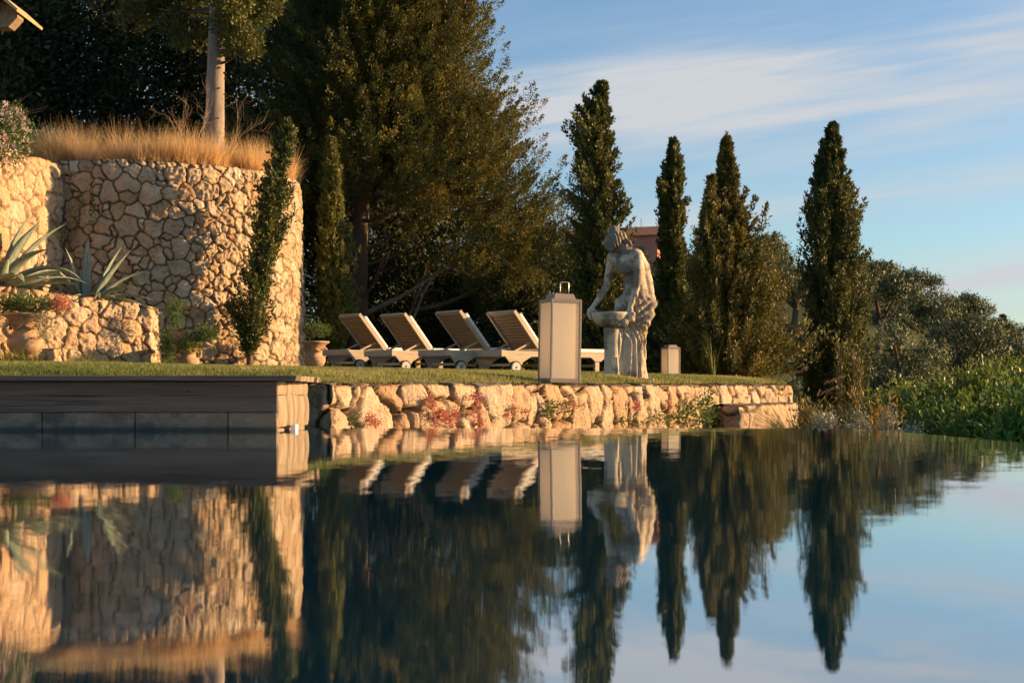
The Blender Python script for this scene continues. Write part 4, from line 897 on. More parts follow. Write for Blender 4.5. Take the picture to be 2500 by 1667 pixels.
# the great spreading conifer behind the loungers
def great():
    d = 30.0; ax = np.array([P(870, 915, d), P(876, 770, d), P(878, 600, d), P(888, 400, d), P(900, 200, d), P(905, 0, d), P(905, -330, d), P(900, -620, d)])
    base = ax[0]; rg = np.random.default_rng(8); e = empty('conifer_tree', tuple(base), 0, 'huge spreading dark conifer with bare lower limbs behind the sun loungers', 'tree')
    zz = np.linspace(0, 1, 40); tz = (ax[:, 2]-base[2])/(ax[-1, 2]-base[2]); dn = np.stack([np.interp(zz, tz, ax[:, k]) for k in range(3)], -1)-base
    mb = MB(); mb.tube(dn, .205*(1-zz*.85)*(1+.5*np.exp(-zz*45)), 16, jit=.2, seed=3); mb.build('trunk', 'bark_brown', e, smooth=True)
    # outline radius to the right, in photo pixels, by row
    rows = np.array([-620, -300, 0, 150, 280, 420, 560, 700, 800, 880]); rad = np.array([10, 110, 245, 300, 368, 450, 520, 552, 560, 530])
    mb = MB(); C = []; D = []; S = []; T = []; n = 0
    tries = 0
    while n < 760 and tries < 9000:
        tries += 1
        row = rg.uniform(-560, 860) if rg.random() < .25 else rg.uniform(-60, 870); z = P(0, row, d)[2]; az = rg.uniform(0, 2*PI)
        if math.cos(az) < -.25 and rg.random() < .6: continue
        Rr = np.interp(row, rows, rad)*d/F*.93
        if math.cos(az) < -.2: Rr *= .85
        if math.sin(az) < 0: Rr *= 1+.28*math.sin(az)
        fr = rg.uniform(.35, 1.0)**.45
        low = row > 560
        if low and math.cos(az) < .55 and rg.random() < .65: continue
        if row > 480 and fr < .82 and rg.random() < .8: continue
        a0 = np.array([np.interp(z, ax[:, 2], ax[:, 0]), d, z]); ln = max(.1, Rr*fr-.25); rise = rg.uniform(.15, .5)
        cpt = a0+np.array([math.cos(az)*ln, math.sin(az)*ln, ln*rise*.35-.25])
        qx = 1250+F*cpt[0]/cpt[1]; qy = H0-(cpt[2]-CH)*F/cpt[1]
        if cpt[1] < d+1.6 and ((qy > 430 and 770 < qx < 985) or (qy > 590 and 770 < qx < 1120+.9*(qy-590))): continue
        od = np.array([math.cos(az), math.sin(az), rise+.25]); k = 15
        off = rg.normal(size=(k, 3))*np.array([.21, .21, .10])+od*np.linspace(-.6, .6, k)[:, None]
        C.append(cpt+off); D.append(np.tile(od+np.array([0, 0, .45]), (k, 1))); S.append(rg.uniform(.05, .095, k)*np.where(fr < .75, 1.6, 1)); T.append(np.clip(rg.random()*.75+rg.normal(0, .12, k), 0, 1)); n += 1
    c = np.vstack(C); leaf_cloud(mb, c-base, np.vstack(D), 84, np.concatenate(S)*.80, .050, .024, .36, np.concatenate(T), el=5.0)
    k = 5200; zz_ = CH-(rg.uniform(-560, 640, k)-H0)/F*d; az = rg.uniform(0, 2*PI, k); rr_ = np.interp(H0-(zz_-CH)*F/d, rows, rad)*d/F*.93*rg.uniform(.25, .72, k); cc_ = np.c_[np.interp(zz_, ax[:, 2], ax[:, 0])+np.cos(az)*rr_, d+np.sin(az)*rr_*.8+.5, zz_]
    qx = 1250+F*cc_[:, 0]/cc_[:, 1]; qy = H0-(cc_[:, 2]-CH)*F/cc_[:, 1]; ok_ = ~((cc_[:, 1] < d+1.6) & (qy > 400)); leaf_cloud(mb, cc_[ok_]-base, np.tile([0, 0, 1.], (ok_.sum(), 1)), 9, .2, .16, .09, .7, np.full(ok_.sum(), .1))  # inner core of dark-tinted leaves, added to block light and sky through the crown
    mb.build('crown', 'golden_green', e, tint=True)
    # bare limbs sweeping out and up to the right
    L = [[(880, 770), (960, 735), (1040, 690), (1090, 640), (1150, 560)], [(882, 650), (950, 630), (1015, 605), (1060, 560)], [(882, 615), (940, 590), (985, 540), (1030, 500)],
         [(885, 560), (945, 530), (1000, 490), (1040, 450)], [(886, 545), (960, 515), (1030, 470), (1090, 400)], [(888, 485), (950, 480), (1010, 450), (1080, 420)], [(890, 450), (950, 430), (1000, 390), (1060, 330)],
         [(940, 905), (985, 800), (1020, 720), (1045, 640)], [(950, 905), (1005, 790), (1040, 700), (1100, 620)], [(1000, 760), (1080, 745), (1150, 715), (1220, 670), (1260, 600)], [(878, 720), (840, 640), (800, 560)], [(880, 620), (830, 560), (760, 500)], [(885, 730), (915, 690), (930, 640), (960, 600)]]
    for k, l in enumerate(L):
        m = len(l); dd = d-rg.uniform(.0, 1.2)*np.linspace(0, 1, m)+ (0 if k < 7 else rg.uniform(-1, .5)); p = np.array([P(x, y, q) for (x, y), q in zip(l, dd)])
        t = np.linspace(0, 1, 16); s = np.linspace(0, 1, m); pp = np.stack([np.interp(t, s, p[:, j]) for j in range(3)], -1); ker = np.array([.25, .5, .25])
        for _ in range(3): pp[1:-1] = (pp[:-2]+2*pp[1:-1]+pp[2:])/4
        mb = MB(); mb.tube(pp-base, np.linspace(.062 if k in (0, 9) else .042, .012, 16), 8, jit=.15, seed=k)
        for _ in range(9):
            q = pp[rg.integers(4, 15)]; dr = nrm_(np.array([rg.uniform(-.4, 1.2), rg.normal(0, .6), rg.uniform(-.5, .8)])); ln = rg.uniform(.25, .8); pts = q+dr*np.linspace(0, ln, 5)[:, None]+rg.normal(0, .03, (5, 3)); pts[0] = q
            mb.tube(pts-base, np.linspace(.010, .003, 5), 4, cap=False)
        mb.build('branch', 'bark_brown' if k not in (0, 8) else 'bark_grey', e, smooth=True)
great()

# bare-trunked pine rising from the tower top
def pine():
    d = 24.0; ax = np.array([P(524, 392, d), P(525, 250, d), P(529, 100, d), P(533, 0, d), P(536, -200, d), P(538, -420, d)]); ax[0, 2] = TZ-.1
    base = ax[0]; rg = np.random.default_rng(2); e = empty('pine_tree', tuple(base), 0, 'tree with straight bare grey trunk rising from the grass on the round tower', 'tree')
    zz = np.linspace(0, 1, 30); tz = (ax[:, 2]-base[2])/(ax[-1, 2]-base[2]); dn = np.stack([np.interp(zz, tz, ax[:, k]) for k in range(3)], -1)-base
    mb = MB(); mb.tube(dn, .172*(1-zz*.45), 20, jit=.06, seed=5); mb.build('trunk', 'bark_grey', e, smooth=True)
    for k in range(16):
        row = rg.uniform(60, 350); a = rg.uniform(-1.2, .3); p = P(526, row, d)-base; dr = np.array([math.cos(a), math.sin(a)*1.0, .15]); mb = MB(); mb.tube([p+dr*.13, p+dr*.165, p+dr*.19], [.018, .014, .009], 6); mb.build('stub', 'bark_brown', e, smooth=True)
    blobs = [(470, 20, .8, 55), (440, 70, .5, 45), (490, 95, .35, 34), (410, 10, .7, 42), (580, 40, -.2, 60), (620, 20, .3, 48), (585, 95, -.3, 44), (600, 140-30, -.4, 34), (655, 10, .2, 38), (560, 5, -.6, 40), (500, -60, .3, 80), (620, -80, 0, 80), (560, -190, 0, 110), (450, -150, .3, 90), (570, 60, .5, 40), (350, 15, .6, 40), (330, 40, .9, 36)]
    mb = MB(); tw = MB()
    for (x, y, dy, r) in blobs:
        c = P(x, y, d+dy); r = r*d/F; k = int(16+260*r*r); off = nrm_(rg.normal(size=(k, 3)))*r*rg.uniform(.3, 1, (k, 1))**.5*np.array([1, 1, .9])
        leaf_cloud(mb, c+off-base, off/r+np.array([0, 0, .7]), 40, rg.uniform(.04, .07, k), .075, .026, .4, el=3.5, tn=np.clip(.5+.4*fbm((c+off)*1.2, 3, 2)+rg.normal(0, .1, k), 0, 1))
        a = np.array([np.interp(c[2]-.25, ax[:, 2], ax[:, 0]), d, c[2]-.25]); tw.tube(np.array([a, a*.5+c*.5+[0, 0, -.08], c])-base, [.03, .02, .008], 6)
    mb.build('crown', 'cypress_green', e, tint=True); tw.build('limbs', 'bark_brown', e, smooth=True)
pine()

# the dark wood behind at left: individual trees
def bush_tree(name, label, cat, px, py_top, d, zbase, wpx, crown_mat, seed, n=520, nl=34, L=.13, Wd=.055, low=.0, group=None, lean=0, s0=.20, trunk=.16, flat=1.0):
    rg = np.random.default_rng(seed); top = P(px+lean, py_top, d)[2]; base = np.array([P(px, 0, d)[0], d, zbase]); Hh = top-zbase; w = wpx*d/F
    e = empty(name, tuple(base), 0, label, cat, group); ph = rg.uniform(0, 50, 3)
    mb = MB(); mb.tube([(0, 0, -.2), (.05, 0, Hh*.3), (lean*d/F*.5, 0, Hh*.55), (lean*d/F, 0, Hh*.85)], [trunk*1.2, trunk, trunk*.6, trunk*.2], 9, jit=.15, seed=seed)
    for k in range(7):
        a = rg.uniform(0, 2*PI); z = Hh*rg.uniform(.25, .6); r = w*rg.uniform(.4, .8); mb.tube([(0, 0, z), (math.cos(a)*r*.5, math.sin(a)*r*.5, z+Hh*.08), (math.cos(a)*r, math.sin(a)*r, z+Hh*.22)], [trunk*.4, trunk*.25, trunk*.08], 6)
    mb.build('trunk', 'bark_brown', e, smooth=True)
    u_ = nrm_(rg.normal(size=(n, 3))); rad = rg.uniform(.35, 1, n)**.45*(1+.32*vnoise(u_*1.9+ph, seed)+.16*vnoise(u_*4.5+ph, seed+1))
    c = u_*rad[:, None]*np.array([w, w, Hh*(1-low)/2*flat])+np.array([lean*d/F*.6, 0, Hh*(1+low)/2]); c[:, 2] = np.maximum(c[:, 2], .1)
    mb = MB(); leaf_cloud(mb, c, u_+np.array([0, 0, .4]), nl, s0*rg.uniform(.6, 1.2, n), L, Wd, .8, np.clip(.45+.55*vnoise(c*.8+ph, 9)+rg.normal(0, .12, n), 0, 1)); mb.build('crown', crown_mat, e, tint=True)
    return e
DG = 'dark trees of the wood behind the round tower'
for k, (px, top, d, w, lab) in enumerate([(60, -260, 31, 230, 'dark tree of the wood at the far left edge behind the flowering climber'), (270, -330, 33, 240, 'dark dense tree behind the left half of the round tower'), (470, -300, 35, 210, 'dark dense tree behind the bare grey trunk on the tower'),
        (680, -280, 33.5, 210, 'dark dense tree between the tower and the huge conifer'), (-150, -300, 29, 260, 'dark tree mostly out of frame beyond the left edge')]):
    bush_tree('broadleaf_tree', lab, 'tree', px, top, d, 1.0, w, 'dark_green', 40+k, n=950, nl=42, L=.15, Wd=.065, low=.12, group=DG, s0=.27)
for k, (px, top, d, w, lab) in enumerate([(900, 380, 37, 190, 'dark tree in deep shade seen between the bare limbs of the huge conifer'), (1120, 400, 38, 190, 'dark tree of the wood behind the right part of the huge conifer'), (1290, 520, 37, 130, 'dark tree of the wood just left of the cypress behind the statue'), (640, 560, 30, 90, 'dark bushy undergrowth tree seen just right of the tower'), (980, 600, 33, 170, 'dark undergrowth tree in shade behind the first loungers'), (1190, 590, 34, 170, 'dark undergrowth tree behind the lounger nearest the lantern'), (1370, 620, 33, 130, 'green bushy undergrowth tree behind the large lantern'),
        (1560, 700, 32, 110, 'dark undergrowth shrub between statue and small lantern'), (1290, 690, 29.5, 80, 'bright green bush directly behind the handle of the large lantern')]):
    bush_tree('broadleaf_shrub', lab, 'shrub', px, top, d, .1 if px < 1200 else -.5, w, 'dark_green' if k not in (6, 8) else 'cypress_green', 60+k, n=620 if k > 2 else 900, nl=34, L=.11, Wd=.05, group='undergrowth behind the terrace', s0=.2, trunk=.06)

# the wooded hill: olive and oak crowns one can tell apart
HG = 'trees on the wooded hillside'
def hill_tree(k, x, y, r, hgt, label, group=HG):
    rg = np.random.default_rng(300+k); zb = float(ground_z(np.array([x]), np.array([y]))[0])
    e = empty('hillside_tree', (x, y, zb), 0, label, 'tree', group); ph = rg.uniform(0, 50, 3)
    mb = MB(); mb.tube([(0, 0, -.4), (.15, 0, hgt*.3), (-.1, .1, hgt*.7)], [.22, .17, .06], 6)
    for _ in range(4):
        a = rg.uniform(0, 2*PI); mb.tube([(.1, 0, hgt*.3), (math.cos(a)*r*.5, math.sin(a)*r*.5, hgt*.55), (math.cos(a)*r*.8, math.sin(a)*r*.8, hgt*.72)], [.12, .08, .03], 5)
    mb.build('trunk', 'bark_brown', e, smooth=True)
    nb = 13; bc = nrm_(rg.normal(size=(nb, 3)))*rg.uniform(.5, .8, (nb, 1))*np.array([r, r, hgt*.36])+np.array([0, 0, hgt*.60]); C = []; D = []; body = []
    for b in bc:
        m = 16; u_ = nrm_(rg.normal(size=(m, 3))+np.array([0, 0, .25])); rr = r*rg.uniform(.24, .38); C.append(b+u_*rr*np.array([1, 1, .72])); D.append(u_); body.append((b, rr))
    c = np.vstack(C); dd = np.vstack(D); sc = y/85.0
    leafm = MB()
    bb_ = np.array([q_[0] for q_ in body]); leaf_cloud(leafm, bb_, np.tile([0, 0, 1.], (len(bb_), 1)), 60, r*.12, .24, .15, .9, np.full(len(bb_), .05))  # darkest-tinted leaves inside each lump: crown shade put into their colour
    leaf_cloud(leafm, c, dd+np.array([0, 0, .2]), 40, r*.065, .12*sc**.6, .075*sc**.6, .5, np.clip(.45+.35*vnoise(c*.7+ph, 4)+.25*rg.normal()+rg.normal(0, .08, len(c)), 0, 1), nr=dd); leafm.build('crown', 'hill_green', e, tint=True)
spots = []; rg = np.random.default_rng(77)
for row, (y, step) in enumerate([(52, 3.9), (60, 4.3), (69, 4.5), (79, 4.7), (90, 4.9), (101, 4.8), (112, 3.6)]):
    x0 = .02*y if y > 60 else .17*y; x = x0+rg.uniform(0, step)
    while x < .42*y:
        spots.append((x, y+rg.uniform(-3, 3), y)); x += step*rg.uniform(.8, 1.2)
RN = {52: 'lowest', 60: 'second lowest', 69: 'lower middle', 79: 'middle', 90: 'upper middle', 101: 'second highest', 112: 'skyline'}
cnt = {}; seen = set()
for k, (x, y, yr) in enumerate(spots):
    r = rg.uniform(1.7, 2.9)*(.75+.25*yr/85); h = r*rg.uniform(1.5, 2.0); px = 1250+F*x/y
    z = float(ground_z(np.array([x]), np.array([y]))[0]); top = H0-(z+h-CH)*F/y
    tl = np.interp(px, [1400, 1520, 1540, 1650, 1700, 1870, 1960, 2040, 2137, 2220, 2300, 2400, 2500, 2650], [625, 640, 645, 640, 606, 585, 628, 640, 645, 685, 722, 768, 824, 870])
    if top < tl or yr == 112: h = max(1.8, (H0-tl)/F*y+CH-z); r = max(r*.8, min(r, h/1.2))
    i_ = cnt.get(yr, 0)+1; cnt[yr] = i_
    Z_ = [(1560, 'behind the statue'), (1660, 'behind the narrow cypress'), (1790, 'behind the golden conifer'), (1900, 'right of golden conifer'), (1990, 'just left of the lone cypress'), (2080, 'behind the lone cypress'), (2160, 'just right of the lone cypress'), (2250, 'well right of the lone cypress'), (2340, 'left of the distant cypress spike'), (2440, 'below the distant cypress spike'), (9999, 'at the right photo edge')]
    far = next(n_ for lim, n_ in Z_ if px < lim); size = ('small round' if r < 1.9 else 'tall' if h/r > 1.85 else 'broad' if r > 2.4 else 'rounded')
    lab = '%s tree in the %s hillside row, %s' % (size, RN[yr], far)
    if lab in seen: lab = lab.replace(size, {'small round': 'little', 'tall': 'upright', 'broad': 'spreading', 'rounded': 'dome shaped'}[size])
    seen.add(lab); hill_tree(k, x, y, r, h, lab)
columnar('cypress_tree', 'tiny distant cypress spike on the hill skyline near the right edge', 'tree', [(2449, 830), (2449, 800), (2449, 774)], 112, None, [(0, 4.5), (.5, 5), (1, 1.5)], 'dark_green', n=90, nc=3, nl=10, L=.3, Wd=.14, s0=.16, seed=90, rough=.2)

# ------------------------------------------------------------------ planting on and round the walls
def tuft(name, label, cat, loc, n, h, spread, w, matn, droop=.5, group=None, lean=.45, kind=None):
    e = mb = MB(); a = rng.uniform(0, 2*PI, n); rr = spread*np.sqrt(rng.random(n))
    p = np.c_[rr*np.cos(a), rr*np.sin(a), np.zeros(n)]; d = np.c_[np.cos(a)*rng.normal(lean*.7, lean*.6, n), np.sin(a)*rng.normal(lean*.7, lean*.6, n), np.ones(n)]
    mb.ribbons(p, d, h*rng.uniform(.5, 1.1, n), w*rng.uniform(.6, 1.2, n), rng.uniform(.1, droop, n), 4)
    o = mb.build(name, matn, tint=True); o.location = loc; return tag(o, label, cat, group, kind)
# dry feather grass on the tower: one sweep nobody could count
mb = MB(); N_ = 0
for k in range(150):
    a = R(rng.uniform(-178, 8)); r = TR-.22-abs(rng.normal(0, .5)) if k < 110 else rng.uniform(.3, 2.3); c = np.array([TC[0]+r*math.cos(a), TC[1]+r*math.sin(a), TZ-.06])
    if k % 4 == 0 and k < 110: c[:2] = (rng.uniform(-9.2, -7.0), rng.uniform(23.0, 25.0))
    n = 260; q = rng.uniform(0, 2*PI, n); rr = .10*np.sqrt(rng.random(n)); hgt = rng.uniform(.50, .86)*rng.uniform(.5, 1.15, n)**1.2
    p = c+np.c_[rr*np.cos(q), rr*np.sin(q), np.zeros(n)]; d = np.c_[np.cos(q)*.20+rng.normal(-.05, .13, n), np.sin(q)*.20+rng.normal(0, .13, n), np.ones(n)]
    mb.ribbons(p, d, hgt, .0062, rng.uniform(.0, .45, n), 6, tint=np.clip(rng.normal(.5, .25, n)+.3*(hgt-.5), 0, 1))
tag(mb.build('feather_grass', 'feather_gold', tint=True), 'dry golden feather grass waving on top of the round stone tower', 'grass', kind='stuff')
# greener tussocks at its foot
def shrub(name, label, cat, loc, rad, n, nl, L, Wd, matn, s0=.06, stems=True, group=None, seed=0, jit=.7, up=.5, stem_mat='twig'):
    rg = np.random.default_rng(seed); e = empty(name, loc, 0, label, cat, group); rad = np.array(rad)
    u_ = nrm_(rg.normal(size=(n, 3))); u_[:, 2] = np.abs(u_[:, 2]) if stems else u_[:, 2]
    c = u_*rg.uniform(.3, 1, (n, 1))**.5*(1+.28*vnoise(u_*2.3+seed, seed))[:, None]*rad
    mb = MB(); leaf_cloud(mb, c, u_+np.array([0, 0, up]), nl, s0, L, Wd, jit, np.clip(.5+.5*vnoise(c*3/rad.max()+seed, 3)+rg.normal(0, .15, n), 0, 1)); mb.build('foliage', matn, e, tint=True)
    if stems:
        mb = MB()
        for k in range(min(26, n)): q = c[k]; mb.tube([(q[0]*.12, q[1]*.12, -.05), (q[0]*.55, q[1]*.55, q[2]*.55), tuple(q)], [.012*rad.max()**.5, .009*rad.max()**.5, .003], 5, cap=False)
        mb.build('stems', stem_mat, e, smooth=True)
    return e
q = P(118, 330, 23.6); shrub('grey_shrub', 'low rounded grey green shrub half hidden in the feather grass at left', 'shrub', tuple(q-[0, 0, .35]), (.50, .4, .42), 160, 26, .05, .02, 'silver_green', seed=2)
# flowering climber at the far left top of the side wall
e = shrub('flowering_climber', 'pink and white flowering climber spilling over the side wall at the left edge', 'climber', tuple(P(15, 330, 21.0)), (.42, .42, .45), 170, 20, .045, .026, 'plant_green', s0=.05, seed=5, stems=False)
c = nrm_(rng.normal(size=(380, 3)))*np.array([.42, .45, .50])*rng.uniform(.75, 1.08, (380, 1))+np.array([-.05, 0, -.05]); c = c[c[:, 1] < .15]
mb = MB()
for k in range(5):
    a = k*2*PI/5; mb.kites(c+rng.normal(0, .01, c.shape), np.c_[np.full(len(c), math.cos(a)), np.full(len(c), -.4), np.full(len(c), math.sin(a))]+rng.normal(0, .25, c.shape), .042, .026)
mb.build('blossom', 'flower_pink', e, tint=True)
mb = MB()
for k in range(9):
    a = rng.uniform(.3, 2.4); l = rng.uniform(.35, .7); pts = np.array([(0, 0, .2), (math.cos(a)*l*.6, -.05, .2+math.sin(a)*l*.55), (math.cos(a)*l*1.05, -.1, .2+math.sin(a)*l*.75)]); mb.tube(pts, [.006, .004, .002], 4)
mb.build('shoots', 'twig', e)
# agaves
def agave(loc, leaves, label, seed):
    e = empty('agave', loc, 0, label, 'agave', 'agaves in the raised planter'); rg = np.random.default_rng(seed)
    for (az, el, L, w, dr, tw) in leaves:
        n = 16; t = np.linspace(0, 1, n); a = R(az); hd = np.array([math.cos(a), math.sin(a), 0]); th = R(el)-dr*t**1.6
        st = np.diff(t, prepend=0)[:, None]*L; d = np.cos(th)[:, None]*hd+np.sin(th)[:, None]*np.array([0, 0, 1.]); c = np.cumsum(d*st, 0)+hd*.04+[0, 0, .05]
        sd_ = np.cross(hd, [0, 0, 1.]); up = np.cross(sd_, d); wd = 1.75*w*np.interp(t, [0, .12, .35, .7, .93, 1], [.75, .62, 1, .68, .16, .01])/2
        thk = .018*np.interp(t, [0, .3, 1], [1.6, 1, .15]); fold = .35+.25*tw
        V = []
        for q in (-1, -.5, 0, .5, 1): V.append(c+sd_*(wd*q)[:, None]+up*(wd*fold*abs(q)**1.4)[:, None])
        for q in (.6, 0, -.6): V.append(c+sd_*(wd*q)[:, None]+up*(wd*fold*abs(q)**1.4-thk)[:, None])
        V = np.stack(V, 1); m = 8; i = np.arange(n-1)[:, None]*m; j = np.arange(m)[None]; k = (j+1) % m
        mb = MB(); mb.add(V.reshape(-1, 3), np.stack([i+j, i+k, i+m+k, i+m+j], -1).reshape(-1, 4)); mb.build('leaf', 'agave', e, smooth=True)
    return e
a1_ = P(-12, 705, 20.9)
agave((a1_[0], 20.9, 1.45), [(8, 42, 1.05, .15, .9, 0), (15, 62, 1.5, .17, .5, .3), (-25, 55, 1.3, .16, .9, .2), (0, 30, 1.25, .13, .35, .1), (-8, 22, 1.3, .14, .55, 0), (-35, 28, 1.3, .15, .75, 0), (25, 70, 1.3, .16, .3, .5), (40, 45, 1.1, .14, .8, 0), (-60, 50, 1.1, .15, .9, .2), (160, 60, 1.2, .15, .6, 0), (100, 70, 1.2, .15, .3, 0), (-100, 40, 1.0, .15, .8, 0), (-5, 48, 1.45, .15, 1.5, 0), (10, 12, .9, .13, .3, 0), (30, 33, 1.4, .14, .9, .1), (-15, 68, 1.35, .16, .45, .3), (-50, 38, 1.2, .15, 1.2, 0), (5, 75, 1.3, .15, .2, .4)], 'large grey green agave cut by the left edge above the planter wall', 1)
a2_ = P(210, 720, 21.9)
agave((a2_[0], 21.9, 1.35), [(100, 82, 1.15, .10, .1, .8), (20, 66, 1.1, .15, .1, .5), (-10, 56, 1.15, .13, .15, .4), (175, 78, 1.0, .09, .2, .5), (190, 40, .85, .08, .5, 0), (165, 60, .85, .08, .3, .2), (-5, 30, 1.1, .10, 1.0, 0), (0, 14, 1.15, .10, .7, 0), (-20, 22, 1.0, .10, .8, 0), (15, 40, .9, .09, 1.3, 0), (-40, 30, .8, .1, .8, 0), (200, 25, .8, .09, .6, 0), (-90, 40, .6, .1, .9, 0), (60, 60, .9, .1, .4, .3), (5, 48, 1.0, .12, .5, .2), (-25, 38, 1.05, .11, .9, .1), (170, 15, .9, .09, .3, 0), (-60, 35, .9, .1, 1.1, .1), (185, 55, .9, .09, .9, .1), (120, 55, .9, .1, .5, 0)], 'smaller spiky agave in front of the round tower above the planter wall', 2)
# bare twiggy shrub beside the grey trunk
e = empty('bare_shrub', tuple(P(450, 370, 23.5)), 0, 'leafless twiggy shrub beside the bare grey trunk on the tower', 'shrub'); b0 = P(450, 370, 23.5); rg = np.random.default_rng(4)
def twig(mb, p, d, L, r, lev):
    n = 6; pts = [p]; dd = d.copy()
    for _ in range(n-1): dd = nrm_(dd+rg.normal(0, .16, 3)+[0, 0, .05]); pts.append(pts[-1]+dd*L/(n-1))
    pts = np.array(pts); mb.tube(pts, np.linspace(r, r*.45, n), 5, cap=False)
    if lev > 0:
        for k in range(3 if lev > 1 else 3): q = pts[rg.integers(2, n)]; twig(mb, q, nrm_(dd+rg.normal(0, .6, 3)*[1, .6, 1]), L*rg.uniform(.45, .75), r*.5, lev-1)
for (x, y, dx, dz) in [(452, 372, -.5, 1), (480, 372, .12, 1), (500, 372, -.1, 1), (470, 374, -.35, 1)]:
    mb = MB(); twig(mb, P(x, y, 23.5)-b0, nrm_(np.array([dx, 0, dz])), .62, .011, 3); mb.build('stem', 'twig', e, smooth=True)
e = empty('bare_shrub', tuple(P(560, 380, 23.6)), 0, 'few bare twigs right of the grey trunk on the tower', 'shrub'); b0 = P(560, 380, 23.6)
for (x, dx) in [(560, .5), (552, .9)]:
    mb = MB(); twig(mb, P(x, 380, 23.6)-b0, nrm_(np.array([dx, 0, 1.0])), .7, .008, 2); mb.build('stem', 'twig', e, smooth=True)
# trailing plants in the urns
q = P(75, 757, 20.2); shrub('trailing_plant', 'leafy green plant trailing over the rim of the large left urn', 'plant', tuple(q), (.44, .30, .16), 120, 20, .05, .017, 'plant_green', s0=.05, seed=7, group='plants growing in the urns', stem_mat='twig')
q = P(148, 752, 20.1); shrub('heather_plant', 'small reddish heather against the planter wall right of the large urn', 'plant', tuple(q), (.13, .10, .17), 40, 26, .03, .010, 'sedum_red', s0=.04, seed=8)
q = P(105, 800, 19.95); shrub('trailing_plant', 'grey green strands hanging down the right side of the large urn', 'plant', tuple(q), (.10, .08, .22), 46, 16, .04, .012, 'silver_green', s0=.035, seed=9, stems=False, group='plants growing in the urns')
for (x, y, d, rad, sd_, lab) in [(430, 762, 21.7, (.12, .12, .20), 10, 'leafy plant climbing against the tower foot above the ribbed urn'), (462, 835, 21.5, (.18, .13, .11), 12, 'leafy plant sprawling out of the ribbed urn'), (500, 815, 21.5, (.15, .10, .09), 13, 'leafy shoot leaning right from the ribbed urn'), (408, 850, 21.6, (.08, .10, .22), 14, 'dark leafy plant in the corner left of the ribbed urn')]:
    q = P(x, y, d); shrub('leafy_plant', lab, 'plant', tuple(q), rad, 60, 16, .045, .015, 'plant_green', s0=.045, seed=sd_, group='leafy plants where planter wall meets tower', stems=False)
q = P(768, 812, 23.2); shrub('trailing_plant', 'pale flowering plant in the urn behind the tower edge', 'plant', tuple(q), (.22, .16, .08), 80, 18, .035, .014, 'plant_green', s0=.045, seed=15, group='plants growing in the urns')
# vine on the tower, small wall plants
def on_tower(px, py, lift=.09):
    t = (px-1250)/F; A_ = t*t+1; B_ = -2*(t*TC[0]+TC[1]); C_ = TC@TC-(TR+lift)**2; d = (-B_-math.sqrt(B_*B_-4*A_*C_))/(2*A_); return P(px, py, d)
e = empty('wall_vine', tuple(on_tower(205, 520)), 0, 'thin leafy vine hanging on the left part of the round tower', 'vine'); b0 = on_tower(205, 520); mb = MB(); vl = MB()
for l in ([(200, 470), (196, 500), (186, 520), (180, 540), (168, 555)], [(226, 478), (228, 505), (224, 530), (228, 545)], [(160, 552), (150, 590), (120, 600), (105, 588)], [(110, 560), (100, 590), (96, 620)]):
    pts = np.array([on_tower(x, y) for x, y in l]); s_ = np.linspace(0, 1, 14); pp = np.stack([np.interp(s_, np.linspace(0, 1, len(l)), pts[:, k]) for k in range(3)], -1)
    mb.tube(pp-b0, .004, 4); leaf_cloud(vl, pp-b0, np.tile([0, -1., 0], (14, 1)), 9, .035, .05, .022, .8)
mb.build('stem', 'twig', e); vl.build('leaves', 'plant_green', e, tint=True)
# tall grass tufts along the planter wall
TG = 'grass tufts along the foot of the walls'
for (x, y, d, n, h, sp, lab) in [(20, 890, 20.0, 420, .42, .30, 'big grass tuft below the large left urn'), (72, 890, 19.9, 300, .34, .2, 'green grass tuft right of the large left urn'), (200, 892, 20.7, 140, .34, .16, 'thin grass tuft with tall stems in front of the planter wall'), (225, 892, 20.9, 120, .26, .15, 'grass tuft in the middle of the planter wall foot'), (300, 893, 21.2, 130, .20, .2, 'low yellowish grass tuft left of the wall corner'), (400, 895, 21.6, 120, .20, .16, 'grass tuft at the foot of the wall corner'), (660, 899, 22.0, 150, .20, .2, 'grass tuft at the foot of the tower right of the cypress'), (705, 902, 22.6, 120, .16, .18, 'short grass tuft at the right end of the tower foot')]:
    q = P(x, y, d); tuft('grass_tuft', lab, 'grass', (q[0], d, lz(q[0], d)-.02), n, h, sp, .010, 'tall_grass', .6, TG)
q = P(118, 888, 19.9); mb = MB(); 
o = stone_wall('corner_stone', [(q[0]-.13, 20.05), (q[0]-.12, 19.9), (q[0]+.10, 19.86), (q[0]+.13, 20.05)], lz(q[0], 19.9)-.05, lz(q[0], 19.9)+.24, .16, 'low_wall_stone', depth=.03, res=.012, cap=.2, seed=77)
tag(o, 'short stacked stone pier in front of the planter wall right of the large urn', 'stone')
